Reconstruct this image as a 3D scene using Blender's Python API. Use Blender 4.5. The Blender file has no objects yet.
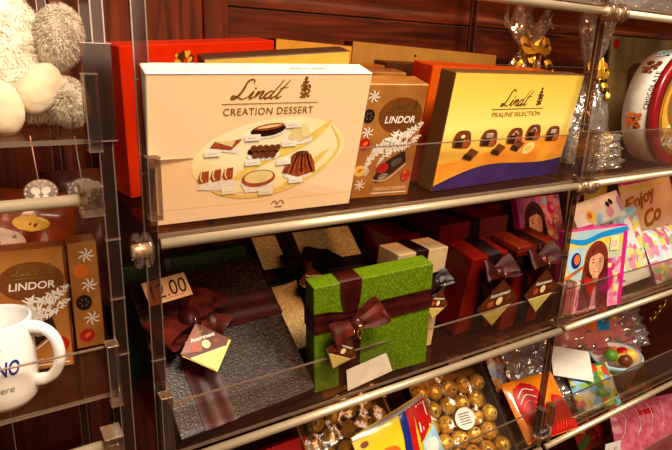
import bpy, bmesh, math, random
from mathutils import Vector, Matrix, Euler, noise
random.seed(7)
C = bpy.context.scene.collection
D = math.radians
PI = math.pi
# ------------------------------------------------------------------ materials
def lin(c):
    out = []
    for v in c[:3]:
        v = v / 255.0
        out.append(v / 12.92 if v <= .04045 else ((v + .055) / 1.055) ** 2.4)
    return (*out, 1)
MATS = {}
def mat(name, col, rough=.5, metal=0, col2=None, scale=40, bump=0, bscale=200, coat=0, kind='noise', detail=3, stretch=None, spec=.5, sheen=0):
    if name in MATS: return MATS[name]
    m = bpy.data.materials.new(name); m.use_nodes = True
    nt = m.node_tree; N = nt.nodes; L = nt.links
    b = N['Principled BSDF']
    b.inputs['Roughness'].default_value = rough
    b.inputs['Metallic'].default_value = metal
    b.inputs['Coat Weight'].default_value = coat
    b.inputs['Coat Roughness'].default_value = .08
    b.inputs['Specular IOR Level'].default_value = spec
    if sheen:
        b.inputs['Sheen Weight'].default_value = sheen
    tc = N.new('ShaderNodeTexCoord'); mp = N.new('ShaderNodeMapping')
    L.new(tc.outputs['Object'], mp.inputs['Vector'])
    if stretch: mp.inputs['Scale'].default_value = stretch
    c1 = lin(col); c2 = lin(col2) if col2 else tuple(min(1, v * .88) for v in c1[:3]) + (1,)
    n = N.new('ShaderNodeTexNoise'); n.inputs['Scale'].default_value = scale; n.inputs['Detail'].default_value = detail
    L.new(mp.outputs[0], n.inputs['Vector'])
    r = N.new('ShaderNodeValToRGB')
    r.color_ramp.elements[0].position = .35; r.color_ramp.elements[1].position = .65
    r.color_ramp.elements[0].color = c2; r.color_ramp.elements[1].color = c1
    L.new(n.outputs['Fac'], r.inputs['Fac']); L.new(r.outputs['Color'], b.inputs['Base Color'])
    if bump:
        n2 = N.new('ShaderNodeTexNoise'); n2.inputs['Scale'].default_value = bscale; n2.inputs['Detail'].default_value = 2
        L.new(mp.outputs[0], n2.inputs['Vector'])
        bp = N.new('ShaderNodeBump'); bp.inputs['Strength'].default_value = bump; bp.inputs['Distance'].default_value = .002
        L.new(n2.outputs['Fac'], bp.inputs['Height']); L.new(bp.outputs['Normal'], b.inputs['Normal'])
    MATS[name] = m
    return m
def ramp_mat(name, stops, axis='Z', lo=0, hi=1, rough=.35, coat=.3, wav=0):
    """colour ramp along an object axis, between lo and hi metres"""
    m = bpy.data.materials.new(name); m.use_nodes = True
    nt = m.node_tree; N = nt.nodes; L = nt.links; b = N['Principled BSDF']
    b.inputs['Roughness'].default_value = rough; b.inputs['Coat Weight'].default_value = coat; b.inputs['Coat Roughness'].default_value = .1
    tc = N.new('ShaderNodeTexCoord'); s = N.new('ShaderNodeSeparateXYZ'); L.new(tc.outputs['Object'], s.inputs[0])
    mr = N.new('ShaderNodeMapRange'); mr.inputs['From Min'].default_value = lo; mr.inputs['From Max'].default_value = hi
    L.new(s.outputs[axis], mr.inputs['Value'])
    src = mr.outputs[0]
    if wav:
        n = N.new('ShaderNodeTexNoise'); n.inputs['Scale'].default_value = 12; L.new(tc.outputs['Object'], n.inputs['Vector'])
        a = N.new('ShaderNodeMath'); a.operation = 'MULTIPLY_ADD'; a.inputs[1].default_value = wav
        L.new(n.outputs['Fac'], a.inputs[0]); L.new(src, a.inputs[2]); src = a.outputs[0]
    r = N.new('ShaderNodeValToRGB'); cr = r.color_ramp
    cr.elements[0].position = stops[0][0]; cr.elements[0].color = lin(stops[0][1])
    cr.elements[1].position = stops[-1][0]; cr.elements[1].color = lin(stops[-1][1])
    for p, c in stops[1:-1]:
        e = cr.elements.new(p); e.color = lin(c)
    L.new(src, r.inputs['Fac']); L.new(r.outputs['Color'], b.inputs['Base Color'])
    return m
def clear_mat(name, tint=(235, 225, 215), gloss=.08, rough=.05, fres=.5, bump=0, bscale=30, diff=0, dcol=(220, 200, 180)):
    """thin clear plastic: see-through with a surface reflection"""
    m = bpy.data.materials.new(name); m.use_nodes = True
    nt = m.node_tree; N = nt.nodes; L = nt.links
    for x in list(N): N.remove(x)
    out = N.new('ShaderNodeOutputMaterial'); t = N.new('ShaderNodeBsdfTransparent'); g = N.new('ShaderNodeBsdfGlossy')
    t.inputs['Color'].default_value = lin(tint); g.inputs['Roughness'].default_value = rough
    lw = N.new('ShaderNodeLayerWeight'); lw.inputs['Blend'].default_value = fres
    mm = N.new('ShaderNodeMath'); mm.operation = 'MULTIPLY_ADD'; mm.inputs[1].default_value = .5; mm.inputs[2].default_value = gloss
    L.new(lw.outputs['Fresnel'], mm.inputs[0])
    mx = N.new('ShaderNodeMixShader'); L.new(mm.outputs[0], mx.inputs[0]); L.new(t.outputs[0], mx.inputs[1]); L.new(g.outputs[0], mx.inputs[2])
    if bump:
        tc = N.new('ShaderNodeTexCoord'); n = N.new('ShaderNodeTexNoise'); n.inputs['Scale'].default_value = bscale; n.inputs['Detail'].default_value = 1
        L.new(tc.outputs['Object'], n.inputs['Vector']); bp = N.new('ShaderNodeBump'); bp.inputs['Strength'].default_value = bump; bp.inputs['Distance'].default_value = .01
        L.new(n.outputs['Fac'], bp.inputs['Height']); L.new(bp.outputs[0], g.inputs['Normal']); L.new(bp.outputs[0], lw.inputs['Normal'])
    last = mx
    if diff:
        d = N.new('ShaderNodeBsdfDiffuse'); d.inputs['Color'].default_value = lin(dcol)
        m2 = N.new('ShaderNodeMixShader'); m2.inputs[0].default_value = diff
        L.new(mx.outputs[0], m2.inputs[1]); L.new(d.outputs[0], m2.inputs[2]); last = m2
    L.new(last.outputs[0], out.inputs['Surface'])
    MATS[name] = m
    return m
def croc_mat(name, base, dark, hi, scale=120, rough=.32, stretch=(1, 1, 1.6), bump=.9):
    m = bpy.data.materials.new(name); m.use_nodes = True
    nt = m.node_tree; N = nt.nodes; L = nt.links; b = N['Principled BSDF']
    b.inputs['Roughness'].default_value = rough; b.inputs['Specular IOR Level'].default_value = .35
    tc = N.new('ShaderNodeTexCoord'); mp = N.new('ShaderNodeMapping'); mp.inputs['Scale'].default_value = stretch
    L.new(tc.outputs['Object'], mp.inputs['Vector'])
    nz = N.new('ShaderNodeTexNoise'); nz.inputs['Scale'].default_value = 14; L.new(mp.outputs[0], nz.inputs['Vector'])
    v = N.new('ShaderNodeTexVoronoi'); v.feature = 'DISTANCE_TO_EDGE'; v.inputs['Scale'].default_value = scale
    v.inputs['Randomness'].default_value = .75
    L.new(mp.outputs[0], v.inputs['Vector'])
    r = N.new('ShaderNodeValToRGB'); e = r.color_ramp.elements
    e[0].position = .02; e[0].color = lin(dark); e[1].position = .2; e[1].color = lin(base)
    x = r.color_ramp.elements.new(.45); x.color = lin(hi)
    L.new(v.outputs['Distance'], r.inputs['Fac'])
    mixc = N.new('ShaderNodeMix'); mixc.data_type = 'RGBA'; mixc.blend_type = 'MULTIPLY'; mixc.inputs[0].default_value = .5
    L.new(r.outputs['Color'], mixc.inputs[6]); L.new(nz.outputs['Color'], mixc.inputs[7]); 
    L.new(r.outputs['Color'], b.inputs['Base Color'])
    bp = N.new('ShaderNodeBump'); bp.inputs['Strength'].default_value = bump; bp.inputs['Distance'].default_value = .0015
    mn = N.new('ShaderNodeMath'); mn.operation = 'MINIMUM'; mn.inputs[1].default_value = .18
    L.new(v.outputs['Distance'], mn.inputs[0]); L.new(mn.outputs[0], bp.inputs['Height']); L.new(bp.outputs[0], b.inputs['Normal'])
    MATS[name] = m
    return m
# ------------------------------------------------------------------ mesh builder
_txt = {}
def text_geo(s, bold=0, shear=0, space=1):
    k = (s, bold, shear, space)
    if k in _txt: return _txt[k]
    cu = bpy.data.curves.new('t', 'FONT'); cu.body = s; cu.offset = bold; cu.shear = shear; cu.size = 1; cu.resolution_u = 3; cu.space_character = space
    o = bpy.data.objects.new('t', cu); C.objects.link(o)
    dg = bpy.context.evaluated_depsgraph_get(); me = bpy.data.meshes.new_from_object(o.evaluated_get(dg))
    vs = [v.co.copy() for v in me.vertices]; fs = [tuple(p.vertices) for p in me.polygons]
    bpy.data.objects.remove(o); bpy.data.meshes.remove(me); bpy.data.curves.remove(cu)
    x0 = min(v.x for v in vs); x1 = max(v.x for v in vs); y0 = min(v.y for v in vs); y1 = max(v.y for v in vs)
    vs = [((v.x - x0) / (x1 - x0), (v.y - y0) / (y1 - y0)) for v in vs]
    _txt[k] = (vs, fs, (x1 - x0) / (y1 - y0)); return _txt[k]
def smooth(pts, n=6):
    if len(pts) < 3: return pts
    P = [pts[0]] + list(pts) + [pts[-1]]; out = []
    for i in range(1, len(P) - 2):
        for k in range(n):
            t = k / n
            out.append(tuple(.5 * ((2 * P[i][j]) + (-P[i-1][j] + P[i+1][j]) * t + (2 * P[i-1][j] - 5 * P[i][j] + 4 * P[i+1][j] - P[i+2][j]) * t * t + (-P[i-1][j] + 3 * P[i][j] - 3 * P[i+1][j] + P[i+2][j]) * t ** 3) for j in range(len(pts[0]))))
    out.append(tuple(pts[-1])); return out
class MB:
    def __init__(s): s.v = []; s.f = []; s.mi = []; s.mats = []; s.sm = []; s.plane = None
    def m(s, mt):
        if mt not in s.mats: s.mats.append(mt)
        return s.mats.index(mt)
    def add(s, vs, fs, mt, sm=False, M=None):
        b = len(s.v); i = s.m(mt)
        for v in vs: s.v.append(tuple(M @ Vector(v)) if M is not None else tuple(v))
        for f in fs: s.f.append(tuple(b + k for k in f)); s.mi.append(i); s.sm.append(sm)
    def bm(s, bm, mt, sm=False, M=None, pick=None):
        bm.verts.ensure_lookup_table(); bm.verts.index_update(); b = len(s.v)
        for v in bm.verts: s.v.append(tuple(M @ v.co) if M is not None else tuple(v.co))
        for f in bm.faces:
            s.f.append(tuple(b + v.index for v in f.verts)); s.mi.append(s.m(pick(f) if pick else mt)); s.sm.append(sm)
        bm.free()
    def box(s, a, b, mt, bev=0, pick=None, M=None, seg=1):
        bm = bmesh.new(); bmesh.ops.create_cube(bm, size=1)
        for v in bm.verts: v.co = Vector([(a[i] + b[i]) / 2 + v.co[i] * (b[i] - a[i]) for i in range(3)])
        if bev: bmesh.ops.bevel(bm, geom=bm.edges[:], offset=bev, segments=seg, affect='EDGES', profile=.5)
        bm.normal_update(); s.bm(bm, mt, M=M, pick=pick)
    def tube(s, pts, r, mt, n=12, cap=True):
        pts = [Vector(p) for p in pts]; rs = r if isinstance(r, (list, tuple)) else [r] * len(pts)
        up = None; vs = []; fs = []
        for i, p in enumerate(pts):
            t = (pts[min(i + 1, len(pts) - 1)] - pts[max(i - 1, 0)]).normalized()
            if up is None: up = t.orthogonal().normalized()
            up = (up - t * up.dot(t)).normalized(); w = t.cross(up)
            for k in range(n):
                a = 2 * PI * k / n; vs.append(p + (up * math.cos(a) + w * math.sin(a)) * rs[i])
        for i in range(len(pts) - 1):
            for k in range(n): fs.append((i*n+k, i*n+(k+1) % n, (i+1)*n+(k+1) % n, (i+1)*n+k))
        if cap: fs.append(tuple(range(n))[::-1]); fs.append(tuple((len(pts)-1)*n + k for k in range(n)))
        s.add(vs, fs, mt, True)
    def lathe(s, prof, mt, n=32, M=None, sm=True, jit=0):
        vs = []; fs = []
        for r, z in prof:
            for k in range(n):
                a = 2*PI*k/n; rr = r * (1 + (random.uniform(-jit, jit) if jit else 0)); vs.append((rr*math.cos(a), rr*math.sin(a), z))
        for i in range(len(prof) - 1):
            for k in range(n): fs.append((i*n+k, i*n+(k+1) % n, (i+1)*n+(k+1) % n, (i+1)*n+k))
        s.add(vs, fs, mt, sm, M)
    def sphere(s, c, r, mt, sub=3, M=None, sc=(1, 1, 1), rough=0, fr=8, seed=0, sm=True):
        bm = bmesh.new(); bmesh.ops.create_icosphere(bm, subdivisions=sub, radius=1)
        for v in bm.verts:
            d = v.co.normalized(); k = 1 + (rough * noise.noise(d * fr / 2 + Vector((seed * 3.1, seed, 0))) if rough else 0)
            v.co = Vector([c[i] + d[i] * r * sc[i] * k for i in range(3)])
        s.bm(bm, mt, sm, M=M)
    # ---- flat printing on a plane: (u,v) -> 3D
    def on(s, fn): s.plane = fn; return s
    def P(s, u, v, l): return s.plane(u, v, l)
    def poly(s, pts, mt, l=1): s.add([s.P(u, v, l) for u, v in pts], [tuple(range(len(pts)))], mt)
    def rect(s, u0, v0, u1, v1, mt, l=1): s.poly([(u0, v0), (u1, v0), (u1, v1), (u0, v1)], mt, l)
    def ell(s, u, v, a, b, mt, l=1, rot=0, n=24, a0=0, a1=2*PI):
        c, q = math.cos(rot), math.sin(rot); pts = []
        for k in range(n):
            t = a0 + (a1 - a0) * k / (n if a1 - a0 > 6.28 else n - 1); x = a*math.cos(t); y = b*math.sin(t); pts.append((u + x*c - y*q, v + x*q + y*c))
        s.poly(pts, mt, l)
    def stroke(s, pts, w, mt, l=2, sm=5):
        pts = smooth(pts, sm) if sm else pts; vs = []; n = len(pts)
        for i, p in enumerate(pts):
            a = pts[max(i-1, 0)]; b = pts[min(i+1, n-1)]; dx, dy = b[0]-a[0], b[1]-a[1]; q = math.hypot(dx, dy) or 1
            ww = (w(i / (n-1)) if callable(w) else w) / 2
            vs.append(s.P(p[0] - dy/q*ww, p[1] + dx/q*ww, l)); vs.append(s.P(p[0] + dy/q*ww, p[1] - dx/q*ww, l))
        s.add(vs, [(2*i, 2*i+1, 2*i+3, 2*i+2) for i in range(n-1)], mt)
    def text(s, t, u, v, w, h, mt, l=2, bold=0, shear=0, rot=0, space=1):
        vs, fs, asp = text_geo(t, bold, shear, space)
        if h is None: h = w / asp
        if w is None: w = h * asp
        c, q = math.cos(rot), math.sin(rot)
        s.add([s.P(u + x*w*c - y*h*q, v + x*w*q + y*h*c, l) for x, y in vs], fs, mt)
    def build(s, name, parent=None, M=None, mod=None):
        me = bpy.data.meshes.new(name); me.from_pydata(s.v, [], s.f)
        for m_ in s.mats: me.materials.append(m_)
        me.polygons.foreach_set('material_index', s.mi); me.polygons.foreach_set('use_smooth', s.sm); me.update()
        o = bpy.data.objects.new(name, me); C.objects.link(o)
        if M is not None: o.matrix_world = M
        if parent: o.parent = parent
        return o
def tag(o, label, cat=None, group=None, kind=None):
    if label: o['label'] = label
    if cat: o['category'] = cat
    if group: o['group'] = group
    if kind: o['kind'] = kind
    return o
def empty(name, M=None):
    o = bpy.data.objects.new(name, None); C.objects.link(o); o.empty_display_size = .02
    if M is not None: o.matrix_world = M
    return o
def pose(x, y, z, yaw=0, pitch=0, roll=0):
    return Matrix.Translation((x, y, z)) @ Matrix.Rotation(D(yaw), 4, 'Z') @ Matrix.Rotation(D(pitch), 4, 'X') @ Matrix.Rotation(D(roll), 4, 'Y')
EPS = .00025
def front(mb, y=0): return mb.on(lambda u, v, l: (u, y - EPS * l, v))
def left(mb, x=0, d=None): return mb.on(lambda u, v, l: (x - EPS * l, u, v))
def top(mb, h): return mb.on(lambda u, v, l: (u, v, h + EPS * l))
# ------------------------------------------------------------------ palette
gold_ink = mat('gold ink', (140, 92, 36), .45, .1)
brown_ink = mat('brown ink', (96, 56, 24), .5)
dk_choc = mat('dark chocolate', (58, 26, 14), .35, col2=(40, 17, 9), scale=300)
mk_choc = mat('milk chocolate', (134, 74, 38), .35, col2=(104, 54, 26), scale=300)
white_ink = mat('white ink', (246, 236, 220), .5)
white_card = mat('white card', (238, 228, 214), .55, bump=.05)
cream_print = mat('cream print', (250, 226, 160), .5)
yellow_print = mat('yellow print', (242, 205, 92), .45)
orange_print = mat('orange print', (226, 120, 34), .4)
red_print = mat('red print', (200, 26, 20), .4)
pink_print = mat('pink print', (226, 40, 140), .35, coat=.4)
rose_print = mat('rose print', (226, 120, 160), .4, coat=.3, col2=(236, 170, 190), scale=60)
blue_print = mat('blue print', (30, 150, 214), .4, coat=.3)
navy_print = mat('navy print', (28, 46, 130), .4, coat=.3)
sky_print = mat('pale blue print', (150, 196, 222), .4, coat=.3, col2=(190, 216, 226), scale=50)
green_print = mat('green print', (110, 160, 60), .4)
black_ink = mat('black ink', (30, 22, 20), .5)
skin_print = mat('skin tone print', (232, 176, 140), .5, col2=(220, 158, 122), scale=80)
skin_sh = mat('shaded skin print', (206, 146, 112), .5)
hair_dark = mat('dark brown hair print', (62, 30, 18), .5, col2=(92, 46, 26), scale=120)
hair_auburn = mat('auburn hair print', (150, 62, 34), .5, col2=(92, 34, 20), scale=140, stretch=(3, 1, .6))
satin = mat('brown satin ribbon', (78, 26, 20), .4, 0, col2=(48, 14, 11), scale=30, bump=.15, bscale=60, spec=.22)
satin_gloss = mat('glossy brown satin ribbon', (112, 46, 36), .3, 0, col2=(60, 18, 14), scale=40, bump=.2, bscale=70, spec=.4)
dark_rib = mat('near black satin ribbon', (44, 18, 13), .36, 0, col2=(24, 9, 7), scale=30, spec=.5)
gold_metal = mat('gold metal', (232, 190, 90), .25, .9)
acr_side = clear_mat('smoky acrylic', (190, 154, 132), .04, .1, .28, diff=.035, dcol=(190, 150, 125))
acr_edge = clear_mat('acrylic edge', (226, 206, 186), .2, .12, .5, diff=.16, dcol=(225, 200, 175))
acr_lip = clear_mat('acrylic lip', (255, 252, 248), .006, .05, .12, diff=.008, dcol=(240, 205, 170))
acr_board = clear_mat('acrylic board', (236, 214, 198), .015, .08, .10, diff=.04, dcol=(160, 92, 60))
acr_clear = clear_mat('clear acrylic block', (236, 222, 210), .07, .05, .35, diff=.02, dcol=(230, 215, 200))
rail_m = mat('satin aluminium rail', (228, 206, 172), .30, .5, bump=.03, stretch=(.1, 1, 1))
film = clear_mat('cellophane film', (250, 246, 240), .06, .12, .35, bump=.8, bscale=24, diff=.03)
film_s = clear_mat('crumpled cellophane', (246, 240, 234), .24, .16, .6, bump=.7, bscale=60, diff=.14, dcol=(240, 230, 220))
foil = mat('gold foil', (240, 200, 84), .34, .45, col2=(214, 164, 54), scale=90, bump=.25, bscale=110)
silver_foil = mat('silver foil', (214, 210, 204), .2, .9, col2=(150, 140, 130), scale=60, bump=.7, bscale=90)
paper_cup = mat('brown paper cup', (92, 50, 26), .5)
# ------------------------------------------------------------------ the setting
def wood(name, c1, c2, c3, vertical, scale=1):
    m = bpy.data.materials.new(name); m.use_nodes = True
    nt = m.node_tree; N = nt.nodes; L = nt.links; b = N['Principled BSDF']; b.inputs['Roughness'].default_value = .5
    tc = N.new('ShaderNodeTexCoord'); mp = N.new('ShaderNodeMapping')
    mp.inputs['Scale'].default_value = (18*scale, 1, 1.2*scale) if vertical else (1.2*scale, 1, 16*scale)
    L.new(tc.outputs['Object'], mp.inputs[0])
    n = N.new('ShaderNodeTexNoise'); n.inputs['Scale'].default_value = 4; n.inputs['Detail'].default_value = 6; n.inputs['Distortion'].default_value = .6
    L.new(mp.outputs[0], n.inputs['Vector'])
    r = N.new('ShaderNodeValToRGB'); e = r.color_ramp.elements
    e[0].position = .3; e[0].color = lin(c3); e[1].position = .72; e[1].color = lin(c1); x = e.new(.5); x.color = lin(c2)
    L.new(n.outputs['Fac'], r.inputs['Fac']); L.new(r.outputs['Color'], b.inputs['Base Color'])
    MATS[name] = m; return m
wood_h = wood('horizontal wood', (140, 72, 40), (96, 46, 26), (54, 24, 13), False)
wood_v = wood('vertical wood', (140, 72, 38), (110, 54, 30), (72, 34, 18), True)
mb = MB()
z = -1.6
while z < .9:   # horizontal planks of the back wall
    mb.box((.40, 1.0, z), (2.6, 1.02, z + .078), wood_h, .002); z += .08
o = mb.build('wall_back'); tag(o, None, kind='structure')
mb = MB(); x = -1.2
while x < .39:
    mb.box((x, .99, -1.6), (min(x + .118, .405), 1.01, .9), wood_v, .002); x += .12
o = mb.build('wall_left'); tag(o, None, kind='structure')
fl = mat('shop floor', (120, 96, 76), .4, scale=4)
mb = MB(); mb.box((-2, -2.5, -1.62), (3, 1.1, -1.6), fl); o = mb.build('floor'); tag(o, None, kind='structure')
# ------------------------------------------------------------------ the two racks
YF = .62
def rail(root, x0, x1, z, y=YF - .012, r=.0062):
    mb = MB(); mb.tube([(x0, y, z), (x1, y, z)], r, rail_m, 20); return mb.build('rail', root)
def lip(root, x0, x1, z0, z1, y=YF):
    mb = MB()
    mb.box((x0, y, z0), (x1, y + .003, z1), acr_lip)
    mb.box((x0, y - .0002, z1), (x1, y + .0032, z1 + .0016), acr_edge)
    return mb.build('front_lip', root)
def board(root, x0, x1, z, y0=YF, y1=.985, t=.005):
    mb = MB()
    mb.box((x0, y0 + .001, z - t), (x1, y1, z), acr_board)
    mb.box((x0, y0 - .0004, z - t), (x1, y0 + .001, z), acr_edge)
    return mb.build('shelf_board', root)
def post(root, x, w, y0, y1, z0, z1, joints=()):
    mb = MB()
    mb.box((x, y0, z0), (x + w, y1, z1), acr_side)
    mb.box((x - .0004, y0 - .0004, z0), (x + .001, y0 + .001, z1), acr_edge)
    mb.box((x + w - .001, y0 - .0004, z0), (x + w + .0004, y0 + .001, z1), acr_edge)
    for j in joints: mb.box((x - .001, y0 - .001, j), (x + w + .001, y1, j + .002), acr_edge)
    return mb.build('post', root)
def disc_holder(root, x, z, y=YF - .012, r=.02, t=.018):
    mb = MB(); M = Matrix.Translation((x, y, z)) @ Matrix.Rotation(D(90), 4, 'Y')
    mb.lathe([(0.0001, 0), (r*.86, 0), (r, .002), (r, t*.35), (r*.7, t*.45), (r*.7, t*.55), (r, t*.65), (r, t-.002), (r*.86, t), (.0001, t)], acr_clear, 28, M)
    h = mb.build('rail_holder', root)
    mb = MB(); mb.lathe([(0.0001, -.002), (.007, -.002), (.008, 0), (.008, t), (.0001, t + .001)], rail_m, 20, M); mb.build('rail_end_cap', h)
    return h
def bracket(root, x, z0, z1, w=.014, y0=YF - .014, y1=YF + .004):
    mb = MB(); mb.box((x, y0, z0), (x + w, y1, z1), acr_clear, .001)
    for q in (z0, z1 - .001): mb.box((x - .0003, y0 - .0003, q), (x + w + .0003, y1, q + .001), acr_edge)
    mb.box((x - .0004, y0 - .0004, z0), (x + .0008, y0 + .0008, z1), acr_edge)
    return mb.build('lip_bracket', root)
main = empty('display_rack', Matrix.Translation((.15, YF, -1.3)))
tag(main, 'clear acrylic rack of chocolate shelves with pale metal rails across the front', 'display rack')
main_inv = main.matrix_world.inverted()
def under(o, root):
    o.parent = root; o.matrix_parent_inverse = root.matrix_world.inverted(); return o
parts = []
ZA, ZB, ZC, ZD = -.1985, -.491, -.767, -1.06
X0, XM, X1 = .152, .93, 1.95
for zz in (ZA, ZB, ZC, ZD):
    for a, b in ((X0 + .012, XM), (XM + .016, X1)):
        parts.append(board(None, a, b, zz)); parts.append(lip(None, a + .002, b - .002, zz, zz + .083 if zz != ZB else zz + .07))
        parts.append(rail(None, a, b, zz - .008))
parts.append(board(None, X0 + .012, X1, .105)); parts.append(rail(None, X0 + .012, XM, .09)); parts.append(rail(None, XM + .016, X1, .09))
for zz in (ZA, ZB, ZC): parts.append(disc_holder(None, X0 - .018, zz - .012)) if zz != ZB else None
for x_, zz in ((XM - .016, .09), (XM + .016, .09), (XM - .017, ZA - .011), (XM + .014, ZA - .011)): parts.append(disc_holder(None, x_, zz, r=.015, t=.016))
for zz in (ZA, ZB, ZC):
    parts.append(bracket(None, X0 + .002, zz - .02 if zz != ZA else zz + .02, zz + .09)); parts.append(bracket(None, XM - .014, zz + .005, zz + .09, .012)); parts.append(bracket(None, XM + .017, zz + .005, zz + .09, .012))
parts.append(post(None, X0 - .001, .015, YF + .006, YF + .010, -1.3, .3, (-.03, -.13, -.36)))
parts.append(post(None, XM, .015, YF + .006, YF + .012, -1.3, .3, (-.1, -.35)))
parts.append(post(None, XM, .015, .93, .936, -1.3, .3)); parts.append(post(None, X1, .015, YF + .006, YF + .012, -1.3, .3)); parts.append(post(None, X0, .015, .93, .936, -1.3, .3))
for p in parts:
    if p: under(p, main)
lrack = empty('display_rack', Matrix.Translation((-.6, YF, -1.3)))
tag(lrack, 'separate acrylic rack holding the soft toy, the gold carton and the white mug', 'display rack')
parts = []
for zz in (-.088, -.382, -.68):
    parts.append(board(None, -.6, .104, zz)); parts.append(rail(None, -.6, .092, zz - .06, y=YF - .01))
    parts.append(lip(None, -.6, .102, zz, zz + .058)) if zz < -.1 else None
    mb = MB(); mb.box((.086, YF - .024, zz - .075), (.106, YF + .004, zz - .045), acr_clear, .001)
    mb.box((.0855, YF - .0245, zz - .046), (.1065, YF + .0045, zz - .0448), acr_edge); mb.box((.0855, YF - .0245, zz - .0755), (.1065, YF + .0045, zz - .0745), acr_edge)
    parts.append(mb.build('rail_holder'))
    parts.append(bracket(None, .098, zz - .012, zz + .065, .013))
parts.append(post(None, .110, .014, YF + .004, YF + .012, -1.3, -.1, (-.2, -.27, -.34)))
parts.append(post(None, .112, .012, YF + .004, YF + .012, -.1, .3, (.0,)))
mb = MB(); mb.box((.10, YF, -.09), (.128, YF + .003, .005), acr_side); mb.box((.0995, YF - .0004, -.0915), (.1285, YF + .003, -.09), acr_edge); mb.box((.0995, YF - .0004, .005), (.1285, YF + .003, .006), acr_edge)
parts.append(mb.build('side_panel'))
parts.append(post(None, .098, .012, .93, .936, -1.3, .3))
for p in parts:
    if p: under(p, lrack)
# ------------------------------------------------------------------ printed boxes
def carton(name, label, cat, ps, w, h, d, mf, ms, mt=None, prints=None, group=None, bev=.0012, kids=None):
    M = pose(*ps); mb = MB(); mt = mt or mf
    def pick(f):
        n = f.normal
        if n.y < -.8: return mf
        if n.z > .8: return mt
        return ms
    mb.box((0, 0, 0), (w, d, h), mf, bev, pick)
    if prints: prints(mb, w, h, d)
    o = mb.build(name, M=M); tag(o, label, cat, group)
    return o
# the flowing script word (hand-drawn strokes), unit height, drawn to width w
LINDT = [
 [(.66,.80),(.62,.96),(.48,1.02),(.36,.88),(.34,.6),(.27,.25),(.12,.03),(0,.05),(.04,.17),(.24,.1),(.48,.0),(.68,.14)],
 [(.66,.14),(.80,.40),(.74,.12),(.80,.02),(.92,.16)], [(.92,.16),(1.02,.40),(.96,.04)], [(.97,.1),(1.12,.38),(1.22,.36),(1.16,.1),(1.24,.02),(1.36,.16)],
 [(1.64,.36),(1.5,.40),(1.36,.22),(1.36,.06),(1.46,.02),(1.6,.2),(1.86,1.0)], [(1.68,.45),(1.6,.12),(1.68,.02),(1.8,.16)],
 [(2.12,.98),(1.92,.4),(1.86,.1),(1.94,.02),(2.08,.14)], [(1.84,.54),(2.2,.60)]]
CREST = [[(.5,0),(.5,1)],[(.25,.86),(.75,.86)],[(.5,1),(.42,1.06),(.5,1.12),(.58,1.06),(.5,1)],[(.1,.62),(.3,.72),(.55,.6),(.8,.7),(.95,.55)],[(.15,.5),(.4,.42),(.7,.5),(.9,.36),(.7,.22)],[(.1,.3),(.35,.2),(.3,.05),(.1,.08)],[(.6,.3),(.75,.1),(.95,.12)],[(.3,.6),(.4,.5),(.6,.55)]]
def script(mb, u, v, w, h, mt, l=2, th=.09, crest=True):
    sx = w / 2.2
    for s in LINDT:
        mb.stroke([(u + a*sx*.86 + b*h*.42, v + b*h) for a, b in s], lambda t: h*th*(.35 + .75*math.sin(PI*t)), mt, l)
    mb.ell(u + .86*sx, v + .56*h, h*.05, h*.05, mt, l, n=8)
    if crest:
        cu = u + w*1.13; cw = w*.2
        for s in CREST: mb.stroke([(cu + a*cw, v + b*h*1.0) for a, b in s], h*.10, mt, l, 4)
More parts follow.
